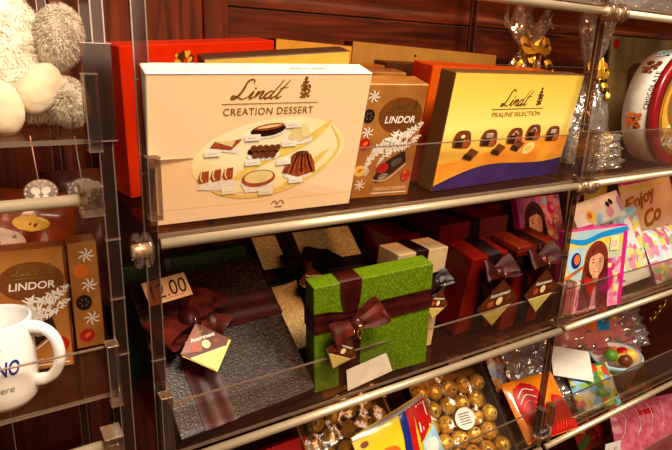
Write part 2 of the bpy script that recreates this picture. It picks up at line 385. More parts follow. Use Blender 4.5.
# --- creation dessert
cd_front = ramp_mat('peach card', [(0, (246, 218, 186)), (.4, (250, 214, 170)), (1, (246, 206, 160))], 'Z', 0, .18, rough=.4)
cd_side = mat('cream card', (246, 230, 204), .45)
cd_plate = mat('pale yellow print', (248, 226, 166), .45, col2=(250, 232, 190), scale=14)
cd_plate2 = mat('pale gold swirl', (242, 208, 110), .45)
cup_print = mat('paper cup print', (244, 236, 228), .5, col2=(226, 214, 204), scale=500)
terracotta = mat('toffee print', (186, 92, 48), .45, col2=(150, 66, 32), scale=260)
crm_choc = mat('cream sweet print', (240, 214, 150), .45)
def p_creation(mb, w, h, d):
    front(mb)
    mb.rect(.001, h-.0022, w-.001, h-.0014, gold_ink, 1)
    mb.ell(.145, .082, .098, .047, cd_plate, 1, .12, 40)
    mb.stroke([(.060,.07),(.075,.04),(.12,.028),(.17,.036),(.215,.06),(.235,.09),(.22,.118)], lambda t: .004*math.sin(PI*t)+.0015, cd_plate2, 2)
    mb.stroke([(.085,.04),(.13,.075),(.19,.1),(.22,.125)], lambda t: .012*math.sin(PI*t)+.002, cd_plate2, 2)
    mb.stroke([(.16,.035),(.19,.06),(.22,.085)], lambda t: .01*math.sin(PI*t)+.001, cd_plate2, 2)
    script(mb, .090, .1535, .072, .022, gold_ink, 2, .1)
    mb.rect(.080, .1475, .197, .1483, gold_ink, 2)
    mb.text('CREATION DESSERT', .082, .1345, .110, .0085, gold_ink, 2, space=1.08)
    # eclair
    mb.ell(.136,.111,.023,.006,cup_print,3,.1); mb.ell(.137,.1155,.0215,.0075,dk_choc,4,.12); mb.ell(.138,.1195,.019,.0038,terracotta,5,.12); mb.ell(.138,.120,.015,.0015,crm_choc,6,.12)
    # wedge
    mb.poly([(.066,.0935),(.10,.088),(.103,.0925),(.09,.0985),(.07,.0995)],cup_print,3); mb.poly([(.068,.0965),(.093,.0925),(.106,.106),(.090,.1035),(.074,.1045)],terracotta,4); mb.poly([(.072,.1045),(.094,.0965),(.098,.104)],crm_choc,5)
    # cluster
    mb.ell(.134,.083,.021,.007,cup_print,3,0)
    for i in range(14):
        mb.ell(.118+.0025*i,.0885+.005*math.sin(i*2.1),.0045,.004,mk_choc if i % 3 else dk_choc,4+i%3,i)
    # rosette
    mb.ell(.178,.101,.018,.006,cup_print,3); mb.poly([(.163,.103),(.172,.124),(.186,.122),(.193,.103),(.178,.099)],crm_choc,4); mb.poly([(.176,.1235),(.186,.122),(.191,.105),(.182,.104)],cream_print,5)
    # layered slices
    mb.poly([(.055,.044),(.10,.038),(.104,.052),(.06,.057)],cup_print,3)
    for i in range(3):
        u = .055+.0145*i; v = .0525+.0012*i
        mb.poly([(u,v+.004),(u+.003,v+.014),(u+.013,v+.0155),(u+.013,v+.001),(u+.004,v-.001)],terracotta,4); mb.stroke([(u+.0045,v+.0145),(u+.0035,v+.007),(u+.006,v+.001)],.0015,cream_print,5)
    # tart
    mb.poly([(.107,.047),(.114,.034),(.146,.034),(.152,.046),(.15,.05),(.11,.05)],cup_print,3); mb.ell(.130,.0525,.0215,.0115,terracotta,4,.05); mb.ell(.130,.0545,.0185,.0085,crm_choc,5,.05)
    # layered triangle cake
    mb.ell(.182,.054,.02,.007,cup_print,3); mb.poly([(.160,.058),(.165,.070),(.172,.082),(.186,.086),(.197,.080),(.203,.068),(.206,.056),(.182,.050)],terracotta,4)
    for k in range(6): mb.stroke([(.164+.0075*k,.056),(.170+.0050*k,.070),(.176+.003*k,.083)],.0022,dk_choc if k % 2 else mk_choc,5)
    mb.ell(.184,.083,.009,.003,mk_choc,6)
    for u, v in ((.063,.087),(.110,.104),(.112,.072),(.152,.070),(.157,.094),(.171,.043),(.085,.036),(.132,.030),(.160,.118)):
        mb.rect(u-.001, v-.001, u+.018, v+.007, white_ink, 6); mb.rect(u+.002, v+.0025, u+.013, v+.0032, crm_choc, 7)
    mb.stroke([(.15,.013),(.154,.018),(.158,.013)], .0012, gold_ink, 2); mb.stroke([(.158,.012),(.163,.018),(.168,.012)], .0012, gold_ink, 2)
    mb.rect(.155,.008,.165,.0095,gold_ink,2); mb.rect(.002,.0205,.148,.0209,cd_plate2,2); mb.rect(.172,.0205,w-.002,.0209,cd_plate2,2)
    top(mb, h); mb.text('CREATION DESSERT', .16, .012, .05, .005, gold_ink, 1)
carton('chocolate_box', 'peach box with script lettering and seven dessert chocolates on a yellow plate', 'chocolate box', (.162,.647,-.197,-4.4,16,-1.2), .266, .183, .034, cd_front, cd_side, cd_side, p_creation)
# --- lindor cartons
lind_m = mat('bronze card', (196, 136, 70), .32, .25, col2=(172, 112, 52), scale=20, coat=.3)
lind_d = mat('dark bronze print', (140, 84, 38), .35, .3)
lind_red = mat('red foil print', (188, 30, 20), .3, coat=.5)
def leaf_swirl(mb, path, n, size, mt, l=3, seed=1, spread=1):
    rnd = random.Random(seed); pts = smooth(path, 12)
    for i in range(n):
        t = i / n; k = min(int(t * (len(pts)-1)), len(pts)-2); a = pts[k]; b = pts[k+1]
        ang = math.atan2(b[1]-a[1], b[0]-a[0]) + rnd.choice((-1, 1)) * rnd.uniform(.5, 1.1)
        wd = size * (.5 + .9 * math.sin(PI * t)); off = rnd.uniform(-1, 1) * wd * 1.1 * spread
        cx = a[0] + off * .5; cy = a[1] + off
        mb.ell(cx, cy, wd * .60, wd * .13, mt, l + i % 2, ang, 6)
def emblem(mb, x, y, r, m, l, k0=0):
    if m is lind_red or m is orange_print or m is yellow_print:
        mb.ell(x, y, r*.95, r*.95, m, l, 0, 14); mb.ell(x + r*.1, y + r*.1, r*.5, r*.3, orange_print, l + 1, .6, 8); return
    if m is black_ink:
        mb.ell(x, y, r, r*1.1, m, l, 0, 14)
        for q in range(6): mb.ell(x + r*.5*math.cos(q*1.05), y + r*.5*math.sin(q*1.05), r*.16, r*.08, lind_m, l + 1, q*1.05, 6)
        return
    for q in range(7):
        a = q*.9 + k0; mb.stroke([(x, y), (x + r*.7*math.cos(a - .3), y + r*.7*math.sin(a - .3)), (x + r*1.1*math.cos(a), y + r*1.1*math.sin(a))], lambda t: r*.20*math.sin(PI*min(1, t + .08)), m, l)
    mb.ell(x, y, r*.22, r*.22, m, l, 0, 8)
def p_lindor(sc=1.0, big=1.0):
    def f(mb, w, h, d):
        front(mb); u = lambda a: a * w; v = lambda a: a * h
        mb.ell(u(.62), v(.74), u(.36), v(.155), lind_d, 1, 0, 30)
        script(mb, u(.42), v(.79), u(.34), v(.075), gold_metal, 2, .12)
        mb.rect(u(.36), v(.765), u(.88), v(.770), gold_metal, 2)
        mb.text('LINDOR', u(.37), v(.675), u(.50), v(.062), white_ink, 2, bold=.02, shear=.15)
        leaf_swirl(mb, [(u(1.0),v(.66)),(u(.75),v(.56)),(u(.45),v(.50)),(u(.22),v(.38)),(u(.20),v(.22))], 150, .0080*sc, white_ink, 3, 3)
        leaf_swirl(mb, [(u(1.0),v(.55)),(u(.78),v(.48)),(u(.5),v(.42)),(u(.35),v(.30))], 90, .0062*sc, white_ink, 3, 5)
        for a, b, m in ((.14,.90,white_ink),(.10,.74,black_ink),(.12,.60,white_ink),(.10,.50,lind_red),(.08,.26,yellow_print),(.12,.13,white_ink)):
            emblem(mb, u(a), v(b), u(.095), m, 2, k0 := int(b*40))
        mb.poly([(u(.33),v(.20)),(u(.5),v(.34)),(u(.8),v(.44)),(u(.84),v(.33)),(u(.62),v(.22)),(u(.38),v(.14))], dk_choc, 4)
        mb.ell(u(.46), v(.28), u(.10), u(.085), lind_red, 5, .4); mb.ell(u(.49), v(.20), u(.09), u(.05), silver_foil, 5, .4); mb.ell(u(.68), v(.33), u(.10), u(.06), silver_foil, 5, .5)
        mb.stroke([(u(.32),v(.17)),(u(.55),v(.17)),(u(.85),v(.31))], .0012, white_ink, 6)
        mb.ell(u(.88), v(.20), u(.085), u(.10), lind_red, 5); mb.ell(u(.86), v(.23), u(.03), u(.03), orange_print, 6)
        mb.rect(u(.33), v(.035), u(.95), v(.045), white_ink, 2); mb.text('CHOCOLATS ASSORTIS', u(.36), v(.065), u(.56), v(.03), white_ink, 2)
        left(mb)
        for k, (b, m) in enumerate(((.88,white_ink),(.72,orange_print),(.55,white_ink),(.42,black_ink),(.25,white_ink),(.12,lind_red))):
            a = d * (.35 if k % 2 else .62); r = min(d*.26, .014)
            emblem(mb, a, v(b), r, m, 1, k)
        mb.on(lambda a, b, l: (w + EPS*l, a, b))
        for k, (b, m) in enumerate(((.88,white_ink),(.76,orange_print),(.58,white_ink),(.42,black_ink),(.25,white_ink),(.12,lind_red))):
            a = d * (.35 if k % 2 else .62); r = min(d*.26, .014)
            emblem(mb, a, v(b), r, m, 1, k)
    return f
carton('chocolate_carton', 'bronze carton with white leaf swirl standing between the peach box and the gold box', 'chocolate carton', (.46,.671,-.199,-9.1,13.4,-.5), .097, .172, .042, lind_m, lind_m, lind_m, p_lindor())
carton('chocolate_carton', 'bronze carton directly behind the front one, only its top edge showing', 'chocolate carton', (.468,.724,-.199,-4,9,.5), .098, .184, .034, lind_m, lind_m, lind_m, p_lindor())
carton('chocolate_carton', 'rearmost bronze carton of the row between the two large boxes', 'chocolate carton', (.472,.772,-.199,-2,4,1.5), .098, .193, .032, lind_m, lind_m, lind_m, p_lindor())
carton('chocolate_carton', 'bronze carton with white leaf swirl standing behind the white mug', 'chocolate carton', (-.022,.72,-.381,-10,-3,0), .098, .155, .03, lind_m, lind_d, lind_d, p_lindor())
def p_narrow(mb, w, h, d):
    front(mb)
    for k, (b, m) in enumerate(((.88,white_ink),(.74,orange_print),(.60,white_ink),(.44,black_ink),(.28,white_ink),(.12,lind_red))):
        a = w * (.40 if k % 2 else .62); r = .0085
        emblem(mb, a, h*b, r*1.15, m, 1, k)
carton('chocolate_carton', 'narrow bronze carton with flower emblems added as a reflection in acrylic beside the clear post above the mug', 'chocolate carton', (.083,.742,-.381,-3,-2,0), .036, .145, .04, lind_m, lind_d, lind_d, p_narrow)  # extra carton standing for the mirrored side of the bronze carton in the acrylic
# --- praline selection
pr_front = ramp_mat('gold card', [(0, (224, 170, 60)), (.35, (240, 190, 84)), (.55, (248, 224, 130)), (.8, (236, 204, 92)), (1, (222, 186, 76))], 'Z', 0, .186, rough=.35)
pr_side = mat('bronze side card', (120, 82, 44), .4, .2)
purple = mat('purple print', (66, 40, 120), .4, col2=(46, 30, 100), scale=20)
or_grad = mat('amber ribbon print', (230, 146, 40), .4, col2=(240, 176, 66), scale=14)
def p_praline(mb, w, h, d):
    front(mb)
    mb.poly([(.001,.001)]+[(w-.001,.001)]+smooth([(w-.001,.034),(.28,.030),(.22,.032),(.15,.036),(.1,.034),(.05,.024),(.001,.010)],5), purple, 2)
    mb.poly(smooth([(.001,.022),(.05,.036),(.1,.048),(.15,.050),(.22,.054),(.28,.066),(w-.001,.080)],5)+smooth([(w-.001,.034),(.28,.030),(.22,.032),(.15,.036),(.1,.034),(.05,.024),(.001,.010)],5), or_grad, 3)
    mb.poly(smooth([(.001,.045),(.06,.048),(.12,.060),(.2,.075),(.28,.080),(w-.001,.075)],5)+smooth([(w-.001,.060),(.26,.056),(.18,.045),(.1,.030),(.001,.018)],5), or_grad, 1)
    script(mb, .120, .134, .082, .026, brown_ink, 2, .10)
    mb.rect(.100, .1285, .238, .1295, brown_ink, 2)
    mb.text('PRALINE SELECTION', .104, .1165, .128, .0075, gold_ink, 2)
    def praline(u, v, kind):
        mb.poly(smooth([(u-.019,v-.010),(u+.017,v-.012),(u+.021,v),(u+.013,v+.015),(u-.013,v+.015),(u-.021,v+.002)],3), mk_choc, 4)
        mb.poly([(u-.015,v-.010),(u+.002,v-.011),(u+.004,v+.002),(u-.014,v+.003)], dk_choc, 5); mb.poly([(u+.002,v-.011),(u+.017,v-.010),(u+.018,v+.001),(u+.004,v+.002)], terracotta, 5)
        if kind == 0:
            for k in range(4): mb.stroke([(u-.008,v+.004+.002*k),(u+.008,v+.004+.002*k)], .0008, white_ink, 6, 0)
        elif kind == 1:
            mb.ell(u, v+.007, .005, .003, cream_print, 6)
        elif kind == 2: mb.stroke([(u-.008,v+.004),(u,v+.011),(u+.008,v+.004)], .0012, white_ink, 6)
    for u, v, k in ((.045,.081,1),(.110,.080,0),(.178,.080,2),(.228,.084,2),(.288,.079,0)): praline(u, v, k)
    for u, v in ((.072,.058),(.140,.062),(.19,.066)):
        mb.poly([(u-.018,v-.006),(u+.004,v-.012),(u+.020,v+.002),(u-.001,v+.010)], mk_choc, 5); mb.poly([(u-.018,v-.006),(u+.004,v-.012),(u+.004,v-.004),(u-.014,v+.001)], dk_choc, 6)
    mb.ell(.225,.058,.017,.010,cream_print,5,.3); mb.ell(.225,.059,.008,.005,yellow_print,6,.3)
carton('chocolate_box', 'gold box with script lettering, row of pralines and purple amber wave', 'chocolate box', (.599,.650,-.197,4,8.9,.1), .339, .186, .031, pr_front, pr_side, pr_side, p_praline)
# --- boxes behind on the top shelf
or_card = mat('orange card', (244, 112, 20), .35, coat=.3)
red_card = mat('red orange card', (236, 64, 10), .35, coat=.3)
def p_bow_print(mb, w, h, d):
    front(mb)
    for k in range(10): mb.ell(.093+.011*math.cos(k), h-.018+.005*math.sin(k*1.7), .005, .003, yellow_print if k % 2 else gold_metal, 1+k % 3, k)
carton('chocolate_box', 'large red orange box standing tilted at the back behind the peach box', 'chocolate box', (.176,.79,-.197,15,6,-4), .255, .203, .045, red_card, red_card, red_card, p_bow_print)
carton('chocolate_box', 'bright orange box standing right behind the gold praline box', 'chocolate box', (.625,.728,-.199,-4.7,7.8,1.3), .289, .195, .053, or_card, red_card, or_card, None)
y_card = mat('yellow gold card', (230, 190, 84), .35, .1, coat=.3); b_card = mat('dark bronze card', (92, 58, 34), .45)
gold_dull = mat('dull gold card', (202, 168, 92), .4, .2)
def p_dot(mb, w, h, d):
    front(mb); mb.ell(w*.4, h*.93, .0025, .0025, dk_choc, 1); mb.rect(.004, .004, w-.004, .006, gold_ink, 1)
carton('chocolate_box', 'yellow gold box with dark top leaning just behind the peach box', 'chocolate box', (.262,.706,-.199,-5,11,-5), .196, .196, .032, y_card, b_card, b_card, None)
carton('chocolate_box', 'plain yellow box at the back between the red orange box and the bronze cartons', 'chocolate box', (.416,.849,-.199,.6,.4,2.3), .148, .226, .03, y_card, b_card, y_card, None)
carton('chocolate_box', 'long dull gold box at the back above the orange box', 'chocolate box', (.571,.862,-.199,-2,.9,2), .35, .229, .03, gold_dull, b_card, y_card, p_dot)
carton('chocolate_box', 'dark bronze box wedged between the rear bronze carton and the orange box', 'chocolate box', (.594,.797,-.199,-2,5,1), .25, .196, .04, b_card, b_card, b_card, None)
# ------------------------------------------------------------------ ribbons and bows
def strip(mb, cs, ws, mt, cross=6, rip=.0, freq=3, nrm=Vector((0, -1, 0)), ph=0):
    vs = []; n = len(cs)
    for i, (c, w) in enumerate(zip(cs, ws)):
        for k in range(cross + 1):
            q = k / cross - .5
            vs.append(Vector(c) + Vector(w) * q + nrm * (rip * math.sin(q * freq * 2 * PI + ph + i * .12)))
    fs = [(i*(cross+1)+k, i*(cross+1)+k+1, (i+1)*(cross+1)+k+1, (i+1)*(cross+1)+k) for i in range(n-1) for k in range(cross)]
    mb.add(vs, fs, mt, True)
def bands(parent, w, h, d, ku, kv, rw, mt, vert=True, horiz=True, slant=0):
    e = .0012
    mb = MB()
    if vert:
        def pinch(t): return rw * (1 - .45 * math.exp(-((t) / .025) ** 2))
        zs = [i / 24 * h for i in range(25)]
        strip(mb, [(ku + slant * (z_ - kv), -e, z_) for z_ in zs], [(pinch(z_ - kv), 0, 0) for z_ in zs], mt, 8, .0009, 2)
        uu = ku + slant * (h - kv)
        strip(mb, [(uu, -e, h), (uu, -e, h + e), (uu, d/2, h + e), (uu, d + e, h + e), (uu, d + e, 0)], [(rw, 0, 0)] * 5, mt, 4)
    if horiz:
        xs = [i / 24 * w for i in range(25)]
        strip(mb, [(x_, -e - .0006, kv) for x_ in xs], [(0, 0, rw * (1 - .45 * math.exp(-((x_ - ku) / .025) ** 2))) for x_ in xs], mt, 8, .0009, 2)
        for xx in (-e, w + e): strip(mb, [(xx, -e, kv), (xx, d/2, kv), (xx, d + e, kv)], [(0, 0, rw)] * 3, mt, 4, 0, nrm=Vector((1, 0, 0)))
    o = mb.build('ribbon', parent)
    return o
def bow(parent, ku, kv, L, rw, mt, loops=((170, 1, .7), (10, 1, .7)), tails=((235, .8), (300, .9)), y=-.006, knot=None, seed=0):
    mb = MB(); K = Vector((ku, y, kv)); N = Vector((0, -1, 0))
    for j, (a, s, tl) in enumerate(loops):
        lf = .16
        e = Vector((math.cos(D(a)), 0, math.sin(D(a)))); p = Vector((-e.z, 0, e.x)); cs = []; ws = []; n = 22
        for i in range(n + 1):
            t = i / n
            cs.append(K + e * (L * s * math.sin(PI * t) ** .85) + N * (.003 + L * .26 * t + L * lf * math.sin(PI * t)) + p * (L * .12 * math.sin(2 * PI * t)))
            wv = (p * math.cos(tl) + N * (-1 if p.z > 0 else 1) * math.sin(tl) * .8).normalized(); ws.append(wv * rw * (.32 + .75 * math.sin(PI * t) ** .7))
        strip(mb, cs, ws, mt, 8, .0009, 1.3, N, j + seed)
    for j, (a, s) in enumerate(tails):
        e = Vector((math.cos(D(a)), 0, math.sin(D(a)))); p = Vector((-e.z, 0, e.x)); cs = []; ws = []; n = 14
        for i in range(n + 1):
            t = i / n; cs.append(K + e * (L * s * 1.1 * t) + N * (.004 + .006 * math.sin(PI * t * 1.4) ** 2) + p * (L * .08 * math.sin(PI * t * 1.5)))
            ws.append((p + e * (.45 if i == n else 0)) * rw * (.4 + .6 * min(1, t * 2)))
        strip(mb, cs, ws, mt, 8, .0012, 2, N, j * 2 + seed)
    b = mb.build('bow', parent)
    mb = MB(); mb.sphere((ku, y - L * .22, kv), rw * .34, knot or mt, 2, sc=(.85, .9, 1.1), rough=.25, fr=5, seed=seed); mb.build('knot', b)
    return b
tag_brown = mat('brown tag card', (98, 44, 20), .4, coat=.3); tag_gold = mat('pale gold tag card', (222, 196, 110), .35, .25)
tag_fold = mat('pinkish brown tag card', (150, 96, 80), .4)
def gift_tag(parent, ku, kv, s, y=-.03, rot=0, left_fold=False, dy=0):
    """folded diamond card hanging by its top corner, local to the box"""
    M = Matrix.Translation((ku, y, kv)) @ Matrix.Rotation(D(rot), 4, 'Y')
    mb = MB(); pl = lambda u, v, l: tuple(M @ Vector((u, -EPS * l, v)))
    mb.on(pl)
    T = (0, 0); R = (s*.62, -s*.62); B = (0, -s*1.24); Lf = (-s*.62, -s*.62)
    mb.poly([(a + .0015, b - .003) for a, b in (T, Lf, B, R)], tag_gold, -6); mb.poly([T, Lf, B, R], tag_brown, 0)
    mb.poly([(-s*.44, -s*.80), (0, -s*1.24), (s*.44, -s*.80)], tag_gold, 1)
    mb.stroke([(-s*.44, -s*.80), (s*.44, -s*.785)], s*.03, cream_print, 2, 0)
    if left_fold: mb.poly([(0, 0), (-s*.62, -s*.62), (-s*.12, -s*.72), (s*.02, -s*.3)], tag_fold, 2)
    mb.text('Assortment', -s*.30, -s*.44, s*.62, s*.10, white_ink, 3, bold=.02, shear=.2)
    script(mb, -s*.10, -s*.27, s*.22, s*.08, gold_metal, 3, .16, False)
    mb.ell(-s*.24, -s*.60, s*.10, s*.09, terracotta, 3); mb.ell(s*.03, -s*.58, s*.10, s*.11, crm_choc, 3, n=12); mb.ell(s*.30, -s*.56, s*.09, s*.07, mk_choc, 3)
    o = mb.build('gift_tag', parent); o['label'] = 'brown and gold diamond gift tag'
    mb = MB(); mb.tube([tuple(M @ Vector((0, 0, -.002))), tuple(M @ Vector((.001, -.004, .006))), tuple(M @ Vector((0, 0, .012)))], .0007, gold_metal, 6); mb.build('cord', o)
    return o
def gift(label, ps, w, h, d, body, ku, kv, rw, rib=None, side=None, group=None, lid=None, slant=0, edge=None, vert=True, horiz=True):
    M = pose(*ps); root = empty('gift_box', M); tag(root, label, 'gift box', group)
    mb = MB(); side = side or body
    def pick(f): return body if abs(f.normal.y) > .8 else side
    mb.box((0, 0, 0), (w, d, h), body, .0018, pick, seg=2); mb.build('box_body', root)
    if lid:
        mb = MB(); mb.box((-.0012, -.0012, h - lid[0]), (w + .0012, d + .0012, h + .0012), lid[1], .0015); mb.build('lid', root)
    if rib: bands(root, w, h, d, ku, kv, rw, rib, vert, horiz, slant)
    return root
croc_b = croc_mat('brown croc paper', (62, 40, 26), (24, 13, 8), (80, 56, 38), 125, .34, bump=.5)
croc_g = croc_mat('green croc paper', (112, 136, 18), (88, 110, 12), (124, 148, 24), 190, .42, (1.3, 1, .8), .3)
croc_gd = croc_mat('dark green croc paper', (56, 76, 22), (30, 42, 12), (70, 92, 30), 150, .45)
croc_cr = croc_mat('cream croc paper', (240, 212, 150), (210, 176, 112), (250, 226, 170), 150, .4, bump=.4)
cr_pap = mat('cream wrapping paper', (224, 190, 142), .4, .1, bump=.1)
dkbrown = mat('dark brown card', (40, 22, 15), .45)
redbox = mat('dark red lacquer card', (132, 24, 14), .28, coat=.4, col2=(100, 14, 9), scale=14)
redor = mat('copper orange card', (150, 58, 28), .25, .3, col2=(110, 34, 18), scale=18)
# brown crocodile gift, leaning far back
g = gift('brown crocodile-textured gift box leaning back with a brown satin bow', (.177,.612,-.472,3.7,-49.9,-.8), .209, .236, .03, croc_b, .056, .152, .045, satin, dkbrown)
bow(g, .058, .149, .058, .058, satin_gloss, ((42, .95, .55), (198, .95, .55)), ((255, .7), (330, .8)), knot=satin)
gift_tag(g, .060, .136, .058, -.034, -2, True)
# price card propped on it
pc = mat('peach price card', (238, 196, 150), .6)
mb = MB(); mb.box((0, 0, 0), (.062, .0008, .036), pc); front(mb)
mb.text('12', .007, .007, .019, .022, black_ink, 1, shear=.1); mb.ell(.030, .009, .0012, .0016, black_ink, 1); mb.text('00', .034, .007, .024, .023, black_ink, 1, shear=.1)
mb.stroke([(.012, .0045), (.05, .005)], .0006, brown_ink, 1, 0)
o = mb.build('price_tag', M=pose(.1755, .7215, -.331, 2, -46, -5)); tag(o, 'small peach price card reading 12.00 on the brown gift box behind the post', 'price tag')
g = gift('dark green crocodile-textured gift box at the back behind the brown one', (.159,.812,-.492,1.7,-12,-1.7), .222, .178, .04, croc_gd, .075, .09, .036, dark_rib)
# cream gift
g = gift('cream crocodile-textured gift box with dark brown ribbon leaning behind the green one', (.408,.738,-.466,2,-50,1.7), .215, .226, .03, croc_cr, .066, .137, .036, dark_rib, dkbrown)
bow(g, .072, .137, .06, .042, dark_rib, ((12, 1.15, .7), (165, .8, .6), (40, .8, .7)), ((262, .8), (320, .6)), knot=satin, seed=2)
gift_tag(g, .070, .130, .05, -.036, 8)
# front green gift
g = gift('bright green crocodile-textured gift box with brown ribbon at the front of the shelf', (.391,.643,-.489,-8,5,-4), .198, .181, .034, croc_g, .058, .122, .034, satin)
bow(g, .060, .118, .046, .036, satin_gloss, ((25, 1.0, .45), (195, .9, .45)), ((240, .75), (215, .6)), knot=satin_gloss, seed=4)
gc = gift_tag(g, .048, .104, .044, -.022, 30)
mb = MB(); mb.tube([(.060, -.026, .118), (.064, -.028, .109), (.060, -.029, .100), (.056, -.028, .109), (.060, -.026, .118)], .0013, gold_metal, 8); mb.box((.057, -.030, .114), (.063, -.022, .123), gold_metal, .001); mb.build('gold_charm', g)
mb = MB(); mb.box((0, 0, 0), (.088, .0008, .038), white_card); front(mb); mb.rect(.004, .003, .084, .0034, mat('faint card line', (210, 196, 180), .6), 1)
o = mb.build('price_tag', M=pose(.440, .6252, -.490, -1, 2, -8)); tag(o, 'blank white price card standing before the bright green gift box', 'price tag')
# narrow cream gift
g = gift('narrow cream gift box with black ribbon right of the bright green one', (.543,.672,-.489,3,4,2), .114, .192, .05, cr_pap, .052, .136, .028, dark_rib)
bow(g, .084, .134, .030, .026, dark_rib, ((30, 1, .8), (160, 1, .8)), ((280, .8), (320, .8)), seed=5)
gift_tag(g, .088, .128, .045, -.024, 12)
# dark red gifts
g = gift('dark red gift box with black bow right of the narrow cream box', (.715,.680,-.490,-.3,10.5,-1.5), .090, .164, .065, redbox, .055, .128, .034, dark_rib, horiz=False)
bow(g, .055, .134, .042, .036, satin, ((20, 1, .9), (160, 1, .9)), ((235, .9), (300, .9)), knot=satin_gloss, seed=6)
gift_tag(g, .056, .130, .082, -.030, -2)
g = gift('dark red gift box with copper highlight coloured into its lid and black bow beside the right clear post', (.808,.655,-.490,-.2,6.8,.1), .106, .174, .066, redbox, .055, .142, .034, dark_rib, lid=(.012, redor))  # lid's copper colour paints highlights onto the dark red top
bow(g, .055, .146, .044, .036, satin, ((28, 1.0, .9), (165, 1, .9)), ((230, .9), (320, .9)), knot=satin_gloss, seed=7)
gift_tag(g, .054, .138, .074, -.030, 0)
mb = MB()
g = gift('wide dark red gift box at the back with a black ribbon', (.745,.775,-.489,4,0,1), .21, .182, .10, redbox, .10, .09, .03, dark_rib)
g = gift('dark red gift box with copper top behind the narrow cream box', (.640,.80,-.489,-3,0,0), .075, .168, .09, redbox, .08, .09, .03, dark_rib, lid=(.01, redbox))
g = gift('copper-topped gift box at the back beside the pink doll pack', (.955,.845,-.492,0,0,0), .13, .185, .08, redor, .06, .09, .02, dark_rib)
# flat tan boxes under, seen through the lip
# ------------------------------------------------------------------ gold chocolate balls and trays
def make_ball(seed, r=.0185):
    root = empty('chocolate_ball')
    mb = MB(); mb.sphere((0, 0, 0), r, foil, 3, rough=.10, fr=7, seed=seed, sm=False); mb.build('foil_wrap', root)
    mb = MB(); mb.lathe([(r*1.05, -r*.15), (r*.95, -r*.6), (r*.5, -r*.92), (.0005, -r*.98)], paper_cup, 18, jit=.03, sm=False); mb.build('paper_cup', root)
    mb = MB(); mb.on(lambda u, v, l: (u, v, r * 1.03 + .0002*l - (u*u+v*v)/(2*r)))
    mb.ell(0, 0, r*.34, r*.24, cream_print, 1, 0, 12); mb.ell(0, 0, r*.28, r*.17, gold_ink, 2, 0, 10); mb.build('sticker', root)
    return root
balls = [make_ball(1), make_ball(5), make_ball(9)]
used = set()
def place_ball(M, label, group):
    i = random.randrange(3); src = balls[i]
    if i not in used: used.add(i); r = src
    else:
        r = src.copy(); C.objects.link(r)
        for ch in src.children:
            c = ch.copy(); C.objects.link(c); c.parent = r
    r.matrix_world = M; tag(r, label, 'chocolate', group)
tray_gold = mat('gold tray card', (176, 128, 44), .35, .5); tray_dark = mat('dark tray card', (52, 30, 20), .4)
def ball_tray(label, ps, w, h, rows, cols, blabel, group, side=tray_dark, lab=None, film_on=True, z0=.02):
    M = pose(*ps); root = empty('chocolate_tray', M); tag(root, label, 'chocolate tray')
    mb = MB(); mb.box((0, .018, 0), (w, .021, h), tray_gold, .001); mb.build('tray_base', root)
    mb = MB()
    for a, b in (((0, -.012, 0), (.003, .018, h)), ((w - .003, -.012, 0), (w, .018, h)), ((0, -.012, 0), (w, .018, .003)), ((0, -.012, h - .003), (w, .018, h))): mb.box(a, b, side, .0005)
    mb.build('tray_rim', root)
    px = (w - .012) / cols
    for r in range(rows):
        n = cols if r % 2 == 0 else cols - 1
        for c_ in range(n):
            u = .006 + px * (c_ + .5 + (.5 if r % 2 else 0)); v = z0 + r * px * .88
            if v > h - .014: continue
            B = M @ Matrix.Translation((u + random.uniform(-.001, .001), .0, v)) @ Matrix.Rotation(D(90), 4, 'X') @ Euler((random.uniform(-.5, .5), random.uniform(-.5, .5), random.uniform(0, 6))).to_matrix().to_4x4()
            place_ball(B, blabel, group)
    mb = MB(); n = 10; vs = [(w*i/n, -.0185 + .002*noise.noise(Vector((i, j, 3))*.7), h*j/n) for j in range(n+1) for i in range(n+1)]
    mb.add(vs, [(j*(n+1)+i, j*(n+1)+i+1, (j+1)*(n+1)+i+1, (j+1)*(n+1)+i) for j in range(n) for i in range(n)], film, True); f = mb.build('film_cover', root)
    if lab:
        mb = MB(); mb.on(lambda u, v, l: (u, -.022 - EPS*l, v)); a, b, s = lab
        mb.ell(a, b, s, s*.85, white_card, 0, .3, 28); grey = mat('grey ink', (120, 110, 104), .6)
        for k in range(5): mb.rect(a - s*.55, b - s*.45 + k*s*.2, a + s*(.55 - .1*(k % 2)), b - s*.36 + k*s*.2, grey, 1)
        mb.build('round_label', f)
    return root
ball_tray('tray of gold wrapped chocolate balls under film with a round white label', (.664,.640,-.757,-2.6,-47,3.6), .20, .19, 6, 5, 'gold foil chocolate ball in the large tray with the round white label', 'gold balls in the large labelled tray', lab=(.098, .086, .025), z0=.020)
mb = MB(); mb.box((0, 0, 0), (.036, .0006, .018), mat('pinkish sticker', (200, 160, 140), .5)); front(mb)
for k in range(3): mb.rect(.004, .004 + .004*k, .032, .0055 + .004*k, brown_ink, 1)
o = mb.build('price_sticker', M=pose(.776,.742,-.602,-2,-46,3.6)); tag(o, 'small pinkish sticker at the top edge of the large gold ball tray', 'sticker')
ball_tray('smaller tray of gold balls at the left under the middle shelf rail', (.440,.690,-.738,1.2,-49,-1.4), .20, .15, 4, 5, 'gold foil chocolate ball in the smaller tray left of the yellow bag', 'gold balls in the smaller tray', side=tray_gold, z0=.020)
